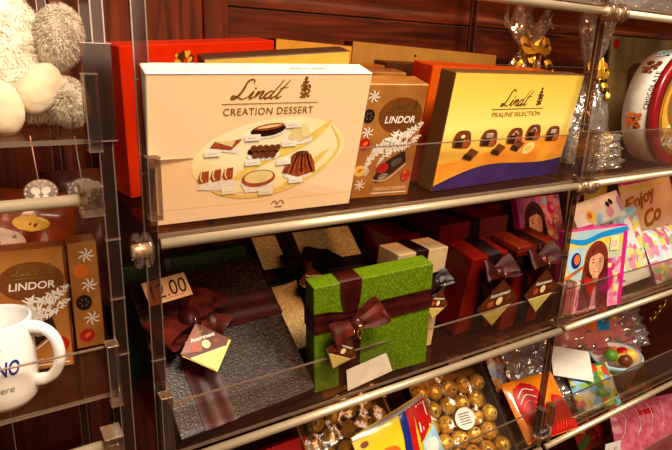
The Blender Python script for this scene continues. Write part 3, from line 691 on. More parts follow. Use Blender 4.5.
# long gold box with string behind the yellow bag
def p_string(mb, w, h, d):
    front(mb); mb.rect(0, h*.1, w, h*.3, foil, 1)
    for x_ in (.05, .115): mb.stroke([(x_, 0), (x_ + .004, h*.5), (x_ - .002, h)], .0018, white_ink, 2)
carton('chocolate_box', 'long slim gold box tied with pale string above the gold balls', 'chocolate box', (.51,.80,-.63,-1,-40,-8), .165, .045, .03, gold_dull, foil, foil, p_string)
# ------------------------------------------------------------------ soft packs (pillow bags)
def pillow(name, label, cat, ps, w, h, bulge, mt, prints=None, wr=.002, group=None, seed=0, over=None, n=18, corner=.25):
    """heat-sealed pillow bag; prints are laid on its curved front"""
    def shape(u, v):
        a = max(0, 1 - abs(2*u/w - 1) ** 3); b = max(0, 1 - abs(2*v/h - 1) ** 3)
        return bulge * (a * b) ** .6 + wr * noise.noise(Vector((u*55, v*55, seed))) * (a*b) ** .2
    mb = MB()
    for sgn in (-1, 1):
        vs = [(w*i/n, sgn * shape(w*i/n, h*j/n) * (1 if sgn < 0 else .5), h*j/n) for j in range(n+1) for i in range(n+1)]
        mb.add(vs, [(j*(n+1)+i, j*(n+1)+i+1, (j+1)*(n+1)+i+1, (j+1)*(n+1)+i) for j in range(n) for i in range(n)], mt, True)
    mb.on(lambda u, v, l: (u, -shape(u, v) - .0006 - EPS*1.5*l, v))
    if prints: prints(mb, w, h)
    o = mb.build(name, M=pose(*ps)); tag(o, label, cat, group); return o
def fill(mb, pts, mt, l, n=10):
    """polygon subdivided by scanlines so it hugs a curved bag"""
    ys = [p[1] for p in pts]; y0, y1 = min(ys), max(ys); rows = []
    for j in range(n + 1):
        y = y0 + (y1 - y0) * (j / n) * .9998 + (y1 - y0) * .0001; xs = []
        for a, b in zip(pts, pts[1:] + pts[:1]):
            if (a[1] <= y) != (b[1] <= y): xs.append(a[0] + (y - a[1]) / (b[1] - a[1]) * (b[0] - a[0]))
        if len(xs) >= 2: rows.append((min(xs), max(xs), y))
    k = 6
    vs = [mb.P(r[0] + (r[1]-r[0])*i/k, r[2], l) for r in rows for i in range(k+1)]
    mb.add(vs, [(j*(k+1)+i, j*(k+1)+i+1, (j+1)*(k+1)+i+1, (j+1)*(k+1)+i) for j in range(len(rows)-1) for i in range(k)], mt, True)
def circ(u, v, a, b, n=20): return [(u + a*math.cos(2*PI*k/n), v + b*math.sin(2*PI*k/n)) for k in range(n)]
bag_y = mat('yellow glossy bag', (240, 208, 40), .3, coat=.5)
def p_bagL(mb, w, h):
    fill(mb, [(w*.52, 0), (w*.62, h*.5), (w*.70, h*.99), (w*.60, h*.99), (w*.52, h*.5), (w*.44, 0)], navy_print, 1)
    fill(mb, [(w*.62, 0), (w*.70, h*.5), (w*.8, h*.99), (w*.70, h*.99), (w*.62, h*.5), (w*.52, 0)], red_print, 1)
    fill(mb, [(w*.72, h*.35), (w*.98, h*.55), (w*.99, h*.97), (w*.78, h*.97)], red_print, 2)
    for k in range(4): mb.stroke([(w*(.76+.05*k), h*.5), (w*(.84+.04*k), h*.9)], .003, white_ink, 3)
    fill(mb, [(w*.66, 0), (w*.99, 0), (w*.99, h*.5), (w*.74, h*.35)], sky_print, 2); fill(mb, circ(w*.85, h*.2, w*.1, h*.14), white_ink, 3)
    fill(mb, [(0.001, h*.93), (w-.001, h*.93), (w-.001, h-.001), (.001, h-.001)], mat('silver seal', (220, 206, 200), .25, .6), 4, 2)
    fill(mb, circ(w*.10, h*.82, .008, .005), mk_choc, 5)
    fill(mb, circ(w*.3, h*.45, w*.15, h*.16), orange_print, 1)
pillow('sweets_bag', 'yellow sweets bag with blue and red stripes lying slanted before the gold tray', 'sweets bag', (.511,.630,-.733,2.5,-30,-8), .18, .115, .012, bag_y, p_bagL, seed=3)
bag_o = mat('orange glossy bag', (240, 140, 24), .3, coat=.5)
def p_lion(mb, w, h):
    fill(mb, smooth([(w*.10, h*.22), (w*.06, h*.55), (w*.12, h*.86), (w*.34, h*.93), (w*.50, h*.78), (w*.52, h*.5), (w*.34, h*.2)], 5), red_print, 1)
    pr = mat('pale red print', (240, 110, 70), .4)
    for k in range(3): mb.stroke([(w*.12, h*(.70 - .10*k)), (w*.26, h*(.82 - .10*k)), (w*.42, h*(.76 - .12*k))], .0022, white_ink if k < 2 else pr, 2)
    fill(mb, [(w*.34, .002), (w*.52, h*.30), (w*.70, h*.62), (w*.84, h*.60), (w*.99, h*.30), (w*.99, .002)], red_print, 1)
    for k in range(6): mb.stroke([(w*(.56 + .06*k), h*.06), (w*(.64 + .05*k), h*.34), (w*(.72 + .03*k), h*.56)], .0016, pr, 2)
    fill(mb, circ(w*.28, h*.12, w*.17, h*.11), white_ink, 3); fill(mb, circ(w*.28, h*.12, w*.13, h*.08), navy_print, 4); fill(mb, circ(w*.28, h*.12, w*.06, h*.03), white_ink, 5, 5)
pillow('sweets_bag', 'orange sweets bag with a big red patch and blue oval right of the ball tray', 'sweets bag', (.905,.622,-.765,-2,-48,3), .158, .132, .016, bag_o, p_lion, seed=5)
multi = bpy.data.materials.new('mixed sweets print'); multi.use_nodes = True
def multi_mat(name, cols, scale, rough=.3, coat=.5):
    m = bpy.data.materials.new(name); m.use_nodes = True; nt = m.node_tree; N = nt.nodes; L = nt.links; b = N['Principled BSDF']
    b.inputs['Roughness'].default_value = rough; b.inputs['Coat Weight'].default_value = coat
    tc = N.new('ShaderNodeTexCoord'); nz = N.new('ShaderNodeTexNoise'); nz.inputs['Scale'].default_value = scale*.7; nz.inputs['Detail'].default_value = 1
    ad = N.new('ShaderNodeVectorMath'); ad.operation = 'MULTIPLY_ADD'; ad.inputs[1].default_value = (.03, .03, .03)
    L.new(tc.outputs['Object'], nz.inputs['Vector']); L.new(nz.outputs['Color'], ad.inputs[0]); L.new(tc.outputs['Object'], ad.inputs[2])
    v = N.new('ShaderNodeTexVoronoi'); v.inputs['Scale'].default_value = scale; L.new(ad.outputs[0], v.inputs['Vector'])
    s = N.new('ShaderNodeSeparateColor'); L.new(v.outputs['Color'], s.inputs[0])
    r = N.new('ShaderNodeValToRGB'); r.color_ramp.interpolation = 'CONSTANT'; e = r.color_ramp.elements
    e[0].position = 0; e[0].color = lin(cols[0]); e[1].position = 1 - 1/len(cols); e[1].color = lin(cols[-1])
    for i, c in enumerate(cols[1:-1]): x = e.new((i+1)/len(cols)); x.color = lin(c)
    L.new(s.outputs[0], r.inputs['Fac']); L.new(r.outputs['Color'], b.inputs['Base Color']); MATS[name] = m; return m
bpy.data.materials.remove(multi)
mix_a = multi_mat('mixed sweets print', [(150,160,180), (190,110,40), (120,70,60), (200,190,170), (90,110,150), (210,150,60), (170,60,40)], 75)
mix_b = multi_mat('pastel toy print', [(226,150,170), (200,214,226), (236,214,120), (240,232,226), (214,110,150), (170,190,130)], 60)
mix_c = multi_mat('blue green snack print', [(130,180,220), (150,180,60), (226,220,200), (90,140,70), (210,80,50), (220,200,90)], 60)
pillow('sweets_bag', 'clear bag of blue and orange sweets between the ball tray and the snack bag', 'sweets bag', (.93,.700,-.765,0,-38,2), .21, .19, .02, mix_a, None, seed=8, wr=.008)
# ------------------------------------------------------------------ cellophane-wrapped gifts with gold ribbon
def cello(name, label, base, r, h, contents, group=None, seed=0, neck=.62, flare=.5, ribbon=None, sq=.75):
    root = empty(name, Matrix.Translation(base)); tag(root, label, 'gift basket', group)
    mb = MB(); n = 40; prof = []
    K = 20; vs = []; fs = []
    for i in range(K + 1):
        t = i / K
        if t < neck: rr = r * (1 - .12 * t) * (1 if t < .1 else 1) * (1 - (t / neck) ** 3 * .86)
        else: rr = r * .14 + r * flare * ((t - neck) / (1 - neck)) ** .8
        for k in range(n):
            a = 2*PI*k/n; q = noise.noise(Vector((math.cos(a)*3.2, math.sin(a)*3.2, t*6 + seed)))
            pleat = 1 + (.18 * q) + (.10 * math.sin(a * 9 + seed) * (1 if t > neck - .15 else .3))
            vs.append((rr*pleat*math.cos(a), rr*pleat*math.sin(a)*sq, t*h + (.02*math.sin(a*5+seed) if t > .95 else 0)))
    for i in range(K):
        for k in range(n): fs.append((i*n+k, i*n+(k+1) % n, (i+1)*n+(k+1) % n, (i+1)*n+k))
    mb.add(vs, fs, film_s, False); mb.build('cellophane', root)
    ribbon = ribbon or rib_y; zc = h * neck; mb = MB()
    mb.tube([(r*.17*math.cos(a*PI/8), r*.17*math.sin(a*PI/8), zc) for a in range(17)], .003, ribbon, 8)
    for j in range(5):
        a0 = j * 1.35 + seed; pts = []
        for i in range(30):
            t = i / 29; q = r * (.15 + .55 * t); pts.append((q*math.cos(a0) + .008*math.sin(t*16), -abs(q*math.sin(a0)) * .6 - r*.15, zc - .04*t*(1 + j % 3) + .008*math.cos(t*16)))
        cs = pts; strip(mb, cs, [(.0, .005, .009)] * 30, ribbon, 2)
    for a in (20, 160, 60, 120):
        e = Vector((math.cos(D(a)), 0, math.sin(D(a)) * .6)); cs = [Vector((0, -r*.2, zc)) + e * (r*.55 * math.sin(PI*i/14)) + Vector((0, -.012 * i/14, .01*math.sin(2*PI*i/14))) for i in range(15)]
        strip(mb, cs, [(0, .005, .013)] * 15, ribbon, 2)
    mb.build('gold_ribbon', root)
    if contents: contents(root)
    return root
def cont_a(root):
    mb = MB(); mb.box((-.035, -.02, .0), (.03, .03, .11), silver_foil, .004); mb.build('silver_packet', root)
    for k, (x_, z_) in enumerate(((.0, .02), (.035, .02), (-.04, .03), (.04, .05))):
        mb = MB(); mb.sphere((x_, -.035, z_), .016, foil, 2, rough=.2, fr=8, seed=k, sm=False); mb.build('gold_sweet', root)
def cont_b(root):
    mb = MB(); mb.sphere((0, 0, .05), .05, mix_a, 3, rough=.3, fr=6, sc=(1, .8, .8)); mb.build('sweets_filling', root)
rib_y = mat('yellow gold ribbon', (236, 192, 72), .25, .45)
cello('cellophane_gift', 'clear cellophane gift with gold curled ribbon behind the right clear post', (1.12,.760,-.197), .068, .30, cont_a, seed=1)
cello('cellophane_gift', 'crumpled cellophane parcel behind the right end of the gold praline box', (.972,.81,-.197), .085, .285, None, seed=3, neck=.80)
cello('cellophane_gift', 'cellophane basket on the top shelf above the right clear post', (1.03,.72,.106), .10, .22, cont_b, seed=5, neck=.5)
cello('cellophane_gift', 'cellophane basket at the right end of the top shelf', (1.34,.70,.106), .13, .25, cont_b, seed=7, neck=.5)
# loose cellophane sheet hanging down in the middle of the shelf's right bay
def sheet(name, label, ps, w, h, amp, seed, cat='cellophane sheet'):
    mb = MB(); n = 22
    vs = [(w*i/n + .01*noise.noise(Vector((i*.4, j*.4, seed))), amp*noise.noise(Vector((i*.35, j*.3, seed+5))) + amp*.5*noise.noise(Vector((i*.9, j*.8, seed))), h*j/n) for j in range(n+1) for i in range(n+1)]
    mb.add(vs, [(j*(n+1)+i, j*(n+1)+i+1, (j+1)*(n+1)+i+1, (j+1)*(n+1)+i) for j in range(n) for i in range(n)], film_s, False)
    o = mb.build(name, M=pose(*ps)); tag(o, label, cat); return o
sheet('cellophane_sheet', 'crumpled clear film lying behind the lip left of the round tin', (.965,.655,-.196,0,-12,0), .16, .07, .014, 3)
sheet('cellophane_sheet', 'crumpled clear film added for glare over the bag of blue and orange sweets', (.955,.665,-.764,0,-38,2), .18, .17, .016, 11)  # extra film added to catch glare above the sweets bag
sheet('cellophane_sheet', 'crumpled clear film added for glare over the dusty pink pouch on the third shelf', (1.24,.745,-.700,-6,-40,6), .26, .12, .02, 21)  # second film put in for glare on top of the pouch
# picture frame style ornate tin box
grn = mat('grey green tin', (164, 158, 116), .45, .1, col2=(136, 124, 86), scale=20); grn2 = mat('pale tin border', (168, 156, 120), .4, .3)
def p_frame(mb, w, h, d):
    front(mb)
    def rr(x0, y0, x1, y1, r, m, l): mb.poly([(x0+r+(-r)*math.cos(a*PI/10), y1-r+r*math.sin(a*PI/10)) for a in range(6)] + [(x1-r+r*math.sin(a*PI/10), y1-r+r*math.cos(a*PI/10)) for a in range(6)] + [(x1, y0), (x0, y0)], m, l)
    rr(.03, .0, w-.02, h-.02, .05, grn2, 1); rr(.038, .0, w-.028, h-.028, .045, grn, 2); rr(.07, .0, w-.07, h-.055, .03, grn2, 3); rr(.076, .0, w-.076, h-.061, .028, mat('brown tin picture', (110, 74, 44), .5, col2=(80, 60, 40), scale=40), 4)
    mb.rect(.085, h-.085, w-.09, h-.078, gold_ink, 5); mb.rect(.095, h-.10, w-.10, h-.094, gold_ink, 5)
    mb.ell(.022, h-.02, .011, .011, red_print, 6)
carton('ornate_tin', 'grey green ornate tin with a red round sticker standing behind the round tin', 'tin', (1.265,.80,-.197,-2.5,-4,0), .30, .272, .03, grn, mat('dark green tin side', (50, 52, 40), .5), grn, p_frame, bev=.003)
# round tin, standing on edge
def round_tin():
    M = Matrix.Translation((1.285, .632, -.0775)); root = empty('round_tin', M); tag(root, 'round white tin of wafers standing on edge with a dark red rim', 'tin')
    r = .12; dp = .068; R = Matrix.Rotation(D(90), 4, 'X')     # local z -> -y
    mb = MB(); mb.lathe([(.0005, -dp), (r, -dp), (r, -.014), (r - .001, -.013)], mat('white tin', (240, 232, 220), .35, coat=.4), 64, R)
    # printed side: pictures and letters around the drum
    def side(u, v, l): a = D(u); q = r + EPS * l; return (q*math.cos(a), v, q*math.sin(a))
    mb.on(side)
    for a0, col in ((136, mk_choc), (192, orange_print), (112, sky_print)):
        for k in range(30):
            uu = a0 + random.uniform(-7, 7); vv = .042 + random.uniform(-.014, .014); mb.add([side(uu + dx, vv + dy, 2 + k % 3) for dx, dy in ((-1.6, -.003), (1.5, -.004), (1.8, .003), (-1.2, .004))], [(0, 1, 2, 3)], col if k % 3 else (dk_choc if k % 2 else terracotta))
    for i, ch in enumerate('CHOCOLATE'):
        vs, fs, asp = text_geo(ch, .01)
        mb.add([side(180 - i*4.4 - x_*3.2, .014 + y_*.010, 3) for x_, y_ in vs], fs, black_ink)
    mb.build('drum', root)
    mb = MB(); mb.lathe([(r - .001, -.014), (r + .0025, -.013), (r + .0025, -.001), (r - .002, .001), (r - .02, .001), (r - .021, -.001)], mat('dark red tin rim', (150, 22, 30), .3, coat=.5), 64, R); mb.build('rim', root)
    mb = MB(); lid = mat('amber lid print', (206, 130, 40), .35, coat=.4, col2=(120, 110, 50), scale=26)
    mb.lathe([(r - .021, -.001), (.0005, -.001)], lid, 64, R); mb.on(lambda u, v, l: (u, .001 - .0012 - EPS*l, v))
    mb.ell(0, 0, r-.030, r-.030, mat('yellow lid print', (232, 184, 70), .35, col2=(200, 150, 60), scale=40), 1, n=48); mb.ell(0, .01, .075, .06, mat('olive lid picture', (120, 110, 52), .4, col2=(170, 90, 40), scale=60), 2, n=40)
    script(mb, -.09, -.075, .09, .04, white_ink, 3, .12, False)
    mb.build('lid', root)
round_tin()
# box at the far right edge, red and gold
def p_rg(mb, w, h, d):
    front(mb); mb.rect(.004, .004, w-.004, h*.35, orange_print, 1); mb.text('Fa', .01, .012, .05, .035, yellow_print, 2, shear=.3)
# ------------------------------------------------------------------ right bay, middle shelf: girls' packs
def girl(mb, u, v, s, hair, l=2, look=1, longh=1.6):
    """printed photograph of a girl with long hair, s = face height"""
    mb.ell(u, v + s*.1, s*.52, s*.68, hair, l, 0, 24)
    mb.poly([(u - s*.52, v + s*.1), (u - s*.62, v - s*.6), (u - s*.75, v - s*longh), (u - s*.15, v - s*longh*.9), (u, v - s*.3), (u + s*.15, v - s*longh*.9), (u + s*.7, v - s*longh), (u + s*.6, v - s*.6), (u + s*.52, v + s*.1)], hair, l)
    mb.rect(u - s*.13, v - s*.7, u + s*.13, v - s*.3, skin_print, l + 1)
    mb.ell(u, v, s*.33, s*.46, skin_print, l + 2, 0, 24); mb.ell(u + s*.2, v - s*.03, s*.10, s*.34, skin_sh, l + 3, -.1, 14)
    mb.poly([(u - s*.36, v + s*.2), (u - s*.2, v + s*.5), (u + s*.2, v + s*.5), (u + s*.36, v + s*.2), (u + s*.1, v + s*.36), (u - s*.15, v + s*.30)], hair, l + 3)
    for q in (-1, 1): mb.ell(u + q*s*.15, v + s*.05, s*.055, s*.022, hair_dark, l + 3, 0, 10); mb.stroke([(u + q*s*.08, v + s*.14), (u + q*s*.16, v + s*.17), (u + q*s*.23, v + s*.13)], s*.025, hair, l + 3)
    mb.stroke([(u, v + s*.05), (u + s*.03, v - s*.1), (u - s*.02, v - s*.12)], s*.02, terracotta, l + 3)
    mb.ell(u, v - s*.24, s*.11, s*.04, mat('soft lip print', (186, 70, 66), .5), l + 3, 0, 12); mb.ell(u, v - s*.235, s*.09, s*.02, white_ink, l + 4, 0, 10)
busy_p = multi_mat('busy pink print', [(226,110,150), (240,180,200), (200,60,110), (236,216,160), (190,150,200), (240,140,120)], 70)
pk_a = mat('magenta purple print', (150, 60, 110), .35, coat=.4, col2=(190, 110, 150), scale=22)
def p_g1(mb, w, h, d):
    front(mb)
    mb.rect(.06, h*.45, w-.001, h-.001, busy_p, 1); girl(mb, .050, h-.062, .066, hair_dark, 3, longh=1.6)
    for a, b, r, m in ((.11, h-.03, .014, pink_print), (.115, h-.028, .007, rose_print), (.13, h-.075, .016, rose_print), (.13, h-.075, .008, pink_print), (.09, h-.012, .01, sky_print)): mb.ell(a, b, r, r, m, 2 if m in (pink_print, sky_print) else 3, 0, 16)
    mb.poly([(.001, h*.30), (.08, h*.42), (w-.001, h*.34), (w-.001, .001), (.001, .001)], redor, 6)
carton('toy_pack', 'magenta doll pack with a smiling dark haired girl behind the right post', 'toy pack', (.992,.730,-.492,0,-20,1), .145, .222, .018, pk_a, pink_print, pink_print, p_g1)
pk_b = mat('blue yellow pastel print', (160, 196, 214), .35, coat=.4, col2=(226, 206, 120), scale=16)
def p_g2(mb, w, h, d):
    front(mb)
    mb.rect(.001, .001, .05, h*.4, busy_p, 1); mb.rect(w*.62, .02, w-.001, h*.62, busy_p, 1); mb.rect(.001, h-.035, w-.001, h-.02, yellow_print, 1); mb.poly(smooth([(.002,h-.012),(.05,h-.020),(.1,h-.008),(w-.002,h-.002)],5)+smooth([(w-.002,h-.014),(.1,h-.02),(.05,h-.032),(.002,h-.02)],5), blue_print, 2)
    mb.ell(.03, h-.065, .022, .026, sky_print, 2); mb.ell(.032, h-.062, .013, .017, navy_print, 3); mb.ell(.034, h-.06, .008, .011, orange_print, 4)
    mb.stroke([(.004,h-.10),(.03,h-.088),(.06,h-.075)], .008, orange_print, 2)
    mb.rect(w-.012, .001, w-.001, h-.012, pink_print, 3)
    girl(mb, .088, h-.074, .062, hair_auburn, 4, longh=1.85)
    mb.poly([(.04,.001),(.045,.05),(.06,.075),(.1,.075),(.125,.055),(w-.01,.001)], rose_print, 4)
    mb.poly([(.055,.07),(.078,.03),(.10,.07)], red_print, 5); mb.ell(.118,.06,.022,.03,pink_print,4); mb.ell(.02,.03,.02,.03,rose_print,2)
    mb.rect(.122, h-.050, .146, h-.020, cream_print, 9); mb.text('10', .126, h-.043, .015, .014, rose_print, 10)
carton('toy_pack', 'toy pack with a long auburn haired girl in pink and a price label reading 10', 'toy pack', (.968,.638,-.489,-9,-5,-.6), .172, .175, .018, pk_b, pink_print, pink_print, p_g2)
def p_white(mb, w, h):
    fill(mb, circ(w*.62, h*.62, .006, .008), black_ink, 1, 4); fill(mb, circ(w*.70, h*.68, .006, .008), black_ink, 1, 4); fill(mb, circ(w*.62, h*.35, .012, .014), rose_print, 1, 5)
    fill(mb, circ(w*.25, h*.4, .014, .016), yellow_print, 1, 6); fill(mb, circ(w*.22, h*.45, .006, .008), orange_print, 2, 4)
    fill(mb, circ(w*.38, h*.25, .012, .012), sky_print, 1, 5); fill(mb, circ(w*.9, h*.5, .01, .02), mat('lilac print', (190, 150, 190), .4), 1, 5)
pillow('toy_pouch', 'white pouch with two black dots lying across the girls toy packs', 'pouch', (1.085,.700,-.345,-6,-30,-9), .165, .062, .012, white_card, p_white, seed=4)
pillow('toy_pouch', 'bright pink pouch resting on top of the auburn girl pack', 'pouch', (1.06,.672,-.358,-6,-35,-6), .055, .035, .008, pink_print, None, seed=6)
def p_silver(mb, w, h, d):
    front(mb)
    mb.rect(.005, .03, .050, h-.008, mat('slate print', (110, 106, 120), .4, col2=(190, 170, 180), scale=50), 1); mb.rect(.052, .001, .062, h-.001, white_ink, 2)
    for k in range(5): mb.ell(.028, .05 + .025*k, .013, .010, (rose_print, white_ink, mk_choc, sky_print, white_ink)[k], 2, k)
    mb.rect(.064, .001, .072, h*.4, yellow_print, 2); mb.rect(.001, .001, w-.001, .026, white_ink, 3); mb.rect(.02,.010,.05,.014, brown_ink, 4)
    mb.poly([(.075,.03),(.09,.15),(w-.002,.16),(w-.002,.02)], mix_b, 1)
carton('toy_pack', 'white edged toy pack slanting between the auburn girl pack and the yellow bag', 'toy pack', (1.195,.665,-.488,-3,-22,-4), .15, .176, .018, sky_print, white_card, white_card, p_silver)
enj = mat('peach yellow print', (240, 206, 150), .4, coat=.4, col2=(236, 180, 150), scale=12)
amber_ink = mat('amber lettering', (200, 120, 20), .35, .2)
def p_enjoy(mb, w, h):
    mb.text('Enjoy', .004, h-.092, .13, .042, amber_ink, 3, bold=.03, shear=.4, rot=.2)
    mb.text('Co', .055, h-.135, .08, .042, amber_ink, 3, bold=.03, shear=.4, rot=.25)
    fill(mb, [(.0, h-.012), (w, h-.012), (w, h-.001), (0, h-.001)], pink_print, 1, 3); fill(mb, [(.0, h-.035), (w, h-.025), (w, h-.014), (0, h-.012)], yellow_print, 1, 3)
    fill(mb, [(.06,h-.185),(.075,h-.16),(.15,h-.135),(.165,h-.15),(.15,h-.18),(.075,h-.20)], rose_print, 2, 6); mb.text('TYPE', .085, h-.180, .06, .02, white_ink, 4, bold=.03, rot=.2)
    fill(mb, circ(.09, .01, .03, .018), yellow_print, 3)
pillow('sweets_bag', 'yellow and pink bag with large amber script lettering at the right edge', 'sweets bag', (1.42,.745,-.492,-2,-22,-3), .24, .222, .02, enj, p_enjoy, seed=2)
def p_g3(mb, w, h, d):
    front(mb); girl(mb, .045, h-.05, .05, hair_dark, 2, longh=1.6); mb.ell(.10, h-.03, .03, .02, yellow_print, 1)
carton('toy_pack', 'yellow toy pack with a dark haired girl at the back under the shelf rail', 'toy pack', (1.295,.875,-.492,-3,-6,0), .17, .222, .018, yellow_print, orange_print, yellow_print, p_g3)
carton('toy_pack', 'maroon pack at the back beside the yellow girl pack', 'toy pack', (1.135,.86,-.492,0,-4,0), .14, .216, .02, mat('maroon print', (96, 26, 30), .4, col2=(60, 16, 18), scale=20), dkbrown, dkbrown, None)
pillow('sweets_bag', 'pastel pink and blue bag lying in front of the yellow lettered bag', 'sweets bag', (1.335,.640,-.490,0,-30,0), .16, .13, .014, mix_b, None, seed=9)
# ------------------------------------------------------------------ right bay, third shelf
dusty = mat('dusty pink plastic', (190, 110, 110), .3, coat=.4, col2=(206, 140, 130), scale=12)
def p_dusty(mb, w, h):
    fill(mb, [(w*.3,h*.55),(w*.5,h*.95),(w*.68,h*.9),(w*.55,h*.5)], orange_print, 1); fill(mb, [(w*.42,h*.5),(w*.5,h*.8),(w*.62,h*.75),(w*.58,h*.5)], blue_print, 2, 5); fill(mb, [(w*.5,h*.9),(w*.55,h*.97),(w*.75,h*.8),(w*.7,h*.7)], yellow_print, 2, 4)
    mb.stroke([(w*.05,h*.25),(w*.4,h*.12),(w*.9,h*.3)], .003, mat('deep pink seam', (150, 60, 70), .4), 2)
pillow('toy_pouch', 'dusty pink pouch with a coloured flash on the third shelf', 'pouch', (1.19,.765,-.72,-6,-40,6), .30, .125, .03, dusty, p_dusty, seed=11)
mb = MB(); mb.box((0, 0, 0), (.10, .001, .075), white_card, .0004)
o = mb.build('white_card', M=pose(1.075,.700,-.690,-20,-50,14)); tag(o, 'plain white card lying on the snack bag in the right bay', 'card')
pillow('sweets_bag', 'blue and green snack bag under the plain white card', 'sweets bag', (1.105,.640,-.765,-6,-42,6), .14, .105, .016, mix_c, None, seed=12, wr=.006)
def cup():
    root = empty('snack_cup', Matrix.Translation((1.32,.690,-.766)) @ Matrix.Rotation(D(-8), 4, 'Y')); tag(root, 'white cup with a pale blue rim filled with coloured sweets', 'cup')
    mb = MB(); mb.lathe([(.0005, .002), (.036, .002), (.040, 0), (.060, .066), (.062, .068), (.060, .070), (.057, .068), (.042, .01), (.0005, .008)], mat('white glazed cup', (226, 214, 206), .3, coat=.4), 40); mb.build('cup_body', root)
    mb = MB(); mb.lathe([(.0602, .062), (.0632, .068), (.0615, .0715), (.0590, .0715)], sky_print, 40); mb.build('cup_rim', root)
    mb = MB()
    for k, (x_, y_, m) in enumerate(((.01, -.01, yellow_print), (.028, .0, red_print), (-.005, .01, green_print), (.02, .02, orange_print), (.035, -.015, yellow_print), (.0, -.025, mk_choc))): mb.sphere((x_, y_, .058 + .004*(k % 3)), .017, m, 2, rough=.3, fr=6, seed=k)
    mb.build('sweets_filling', root)
cup()
pillow('sweets_bag', 'dark blue bag with gold crinkles behind the cup', 'sweets bag', (1.50,.785,-.765,0,-40,0), .14, .12, .02, mat('slate blue bag', (60, 56, 90), .3, coat=.4, col2=(150, 110, 60), scale=30), None, seed=13, wr=.01)
mb = MB(); mb.tube([(0.01*math.cos(t*.9)+.002*t, .0, .008*math.sin(t*.9)+.003*t) for t in range(24)], .0032, gold_metal, 8)
o = mb.build('gold_ribbon_curl', M=pose(1.585,.76,-.70,0,0,20)); tag(o, 'curled gold ribbon on the dark blue bag', 'ribbon')
pillow('sweets_bag', 'large crinkled pink grey bag filling the back of the third shelf', 'sweets bag', (1.02,.915,-.765,0,-6,0), .86, .20, .03, mat('grey pink crinkled film', (150, 120, 116), .3, coat=.4, col2=(110, 70, 70), scale=18), None, seed=15, wr=.02, n=34)
# fourth shelf
pkb = mat('raspberry film', (206, 84, 110), .25, coat=.6, col2=(226, 130, 150), scale=60)
def p_pkb(mb, w, h):
    fill(mb, [(w*.28,h*.80),(w*.50,h*.80),(w*.50,h*.88),(w*.28,h*.88)], red_print, 1, 3)
    for k in range(5): mb.stroke([(w*(.05+.17*k), h*.5), (w*(.12+.17*k), h*.75), (w*(.09+.19*k), h*.95)], .0015, white_ink, 1)
pillow('sweets_bag', 'raspberry pink film bag with a red label on the lowest shelf', 'sweets bag', (1.40,.665,-1.068,-5,-28,5), .30, .17, .03, pkb, p_pkb, seed=17, wr=.006)
mb = MB(); mb.box((0, 0, 0), (.062, .001, .075), white_card, .0003); front(mb)
mb.text('1,5', .012, .04, .036, .02, mat('faded red ink', (190, 120, 110), .5), 1); mb.rect(.01, .02, .05, .022, brown_ink, 1)
o = mb.build('price_tag', M=pose(1.268,.640,-1.0,-4,-12,6)); tag(o, 'white price card beside the raspberry pink bag on the lowest shelf', 'price tag')
pillow('sweets_bag', 'mixed yellow and red bag lying behind the raspberry pink one', 'sweets bag', (1.36,.76,-1.068,0,-30,-2), .42, .24, .03, multi_mat('red yellow sweets print', [(150,40,30), (210,170,50), (120,40,30), (90,110,50), (190,60,50)], 40), None, seed=18, wr=.01, n=26)
carton('chocolate_box', 'red box lying low behind the smaller gold ball tray', 'chocolate box', (.33,.70,-.775,0,-30,0), .12, .13, .03, red_print, red_print, red_print, None)
carton('chocolate_box', 'wide dark brown box lying under the gold ball trays', 'chocolate box', (.30,.84,-.775,0,-8,0), .66, .16, .05, mat('dim brown card', (84, 44, 24), .5, col2=(54, 26, 14), scale=10), dkbrown, dkbrown, None)
# ------------------------------------------------------------------ left rack: plush toy
fur = mat('cream fur', (240, 230, 208), .9, col2=(224, 210, 184), scale=45, bump=.6, bscale=220, sheen=.5)
fur_g = mat('greyish fur', (232, 220, 196), .9, col2=(206, 190, 164), scale=60, bump=.6, bscale=220, sheen=.5)
pad = mat('smooth cream plush', (232, 212, 176), .8, col2=(222, 198, 160), scale=20, sheen=.4)
def blob(parts_, name, mt, tufts, parent, tl=.008, seed=0, voxel=.004, tm=None, amp=.004):
    bm = bmesh.new()
    for c, r, rot in parts_:
        bmesh.ops.create_icosphere(bm, subdivisions=3, radius=1, matrix=Matrix.Translation(c) @ Euler([D(a) for a in rot]).to_matrix().to_4x4() @ Matrix.Diagonal((*r, 1)))
    me = bpy.data.meshes.new(name); bm.to_mesh(me); bm.free(); o = bpy.data.objects.new(name, me); C.objects.link(o)
    md = o.modifiers.new('r', 'REMESH'); md.mode = 'VOXEL'; md.voxel_size = voxel
    sm = o.modifiers.new('s', 'SMOOTH'); sm.factor = .5; sm.iterations = 4
    dg = bpy.context.evaluated_depsgraph_get(); me2 = bpy.data.meshes.new_from_object(o.evaluated_get(dg)); bpy.data.objects.remove(o)
    mb = MB(); vs = [v.co + v.normal * (amp * noise.noise(v.co * 60 + Vector((seed, 0, 0))) + amp * .5 * noise.noise(v.co * 160)) for v in me2.vertices]
    mb.add(vs, [tuple(p.vertices) for p in me2.polygons], mt, True)
    rnd = random.Random(seed); vn = [(v.co.copy(), v.normal.copy()) for v in me2.vertices]
    for k in range(tufts):
        c, n = rnd.choice(vn)
        t = n.orthogonal().normalized(); t = (Matrix.Rotation(rnd.uniform(0, 6.28), 3, n) @ t); L_ = tl * rnd.uniform(.5, 1.2)
        tip = c + n * L_ * .7 + t * L_ * .6 + Vector((0, 0, -L_*.25)); s_ = n.cross(t) * .0007
        mb.add([c - s_, c + s_, tip], [(0, 1, 2)], tm or mt)
    bpy.data.meshes.remove(me2)
    return mb.build(name, parent)
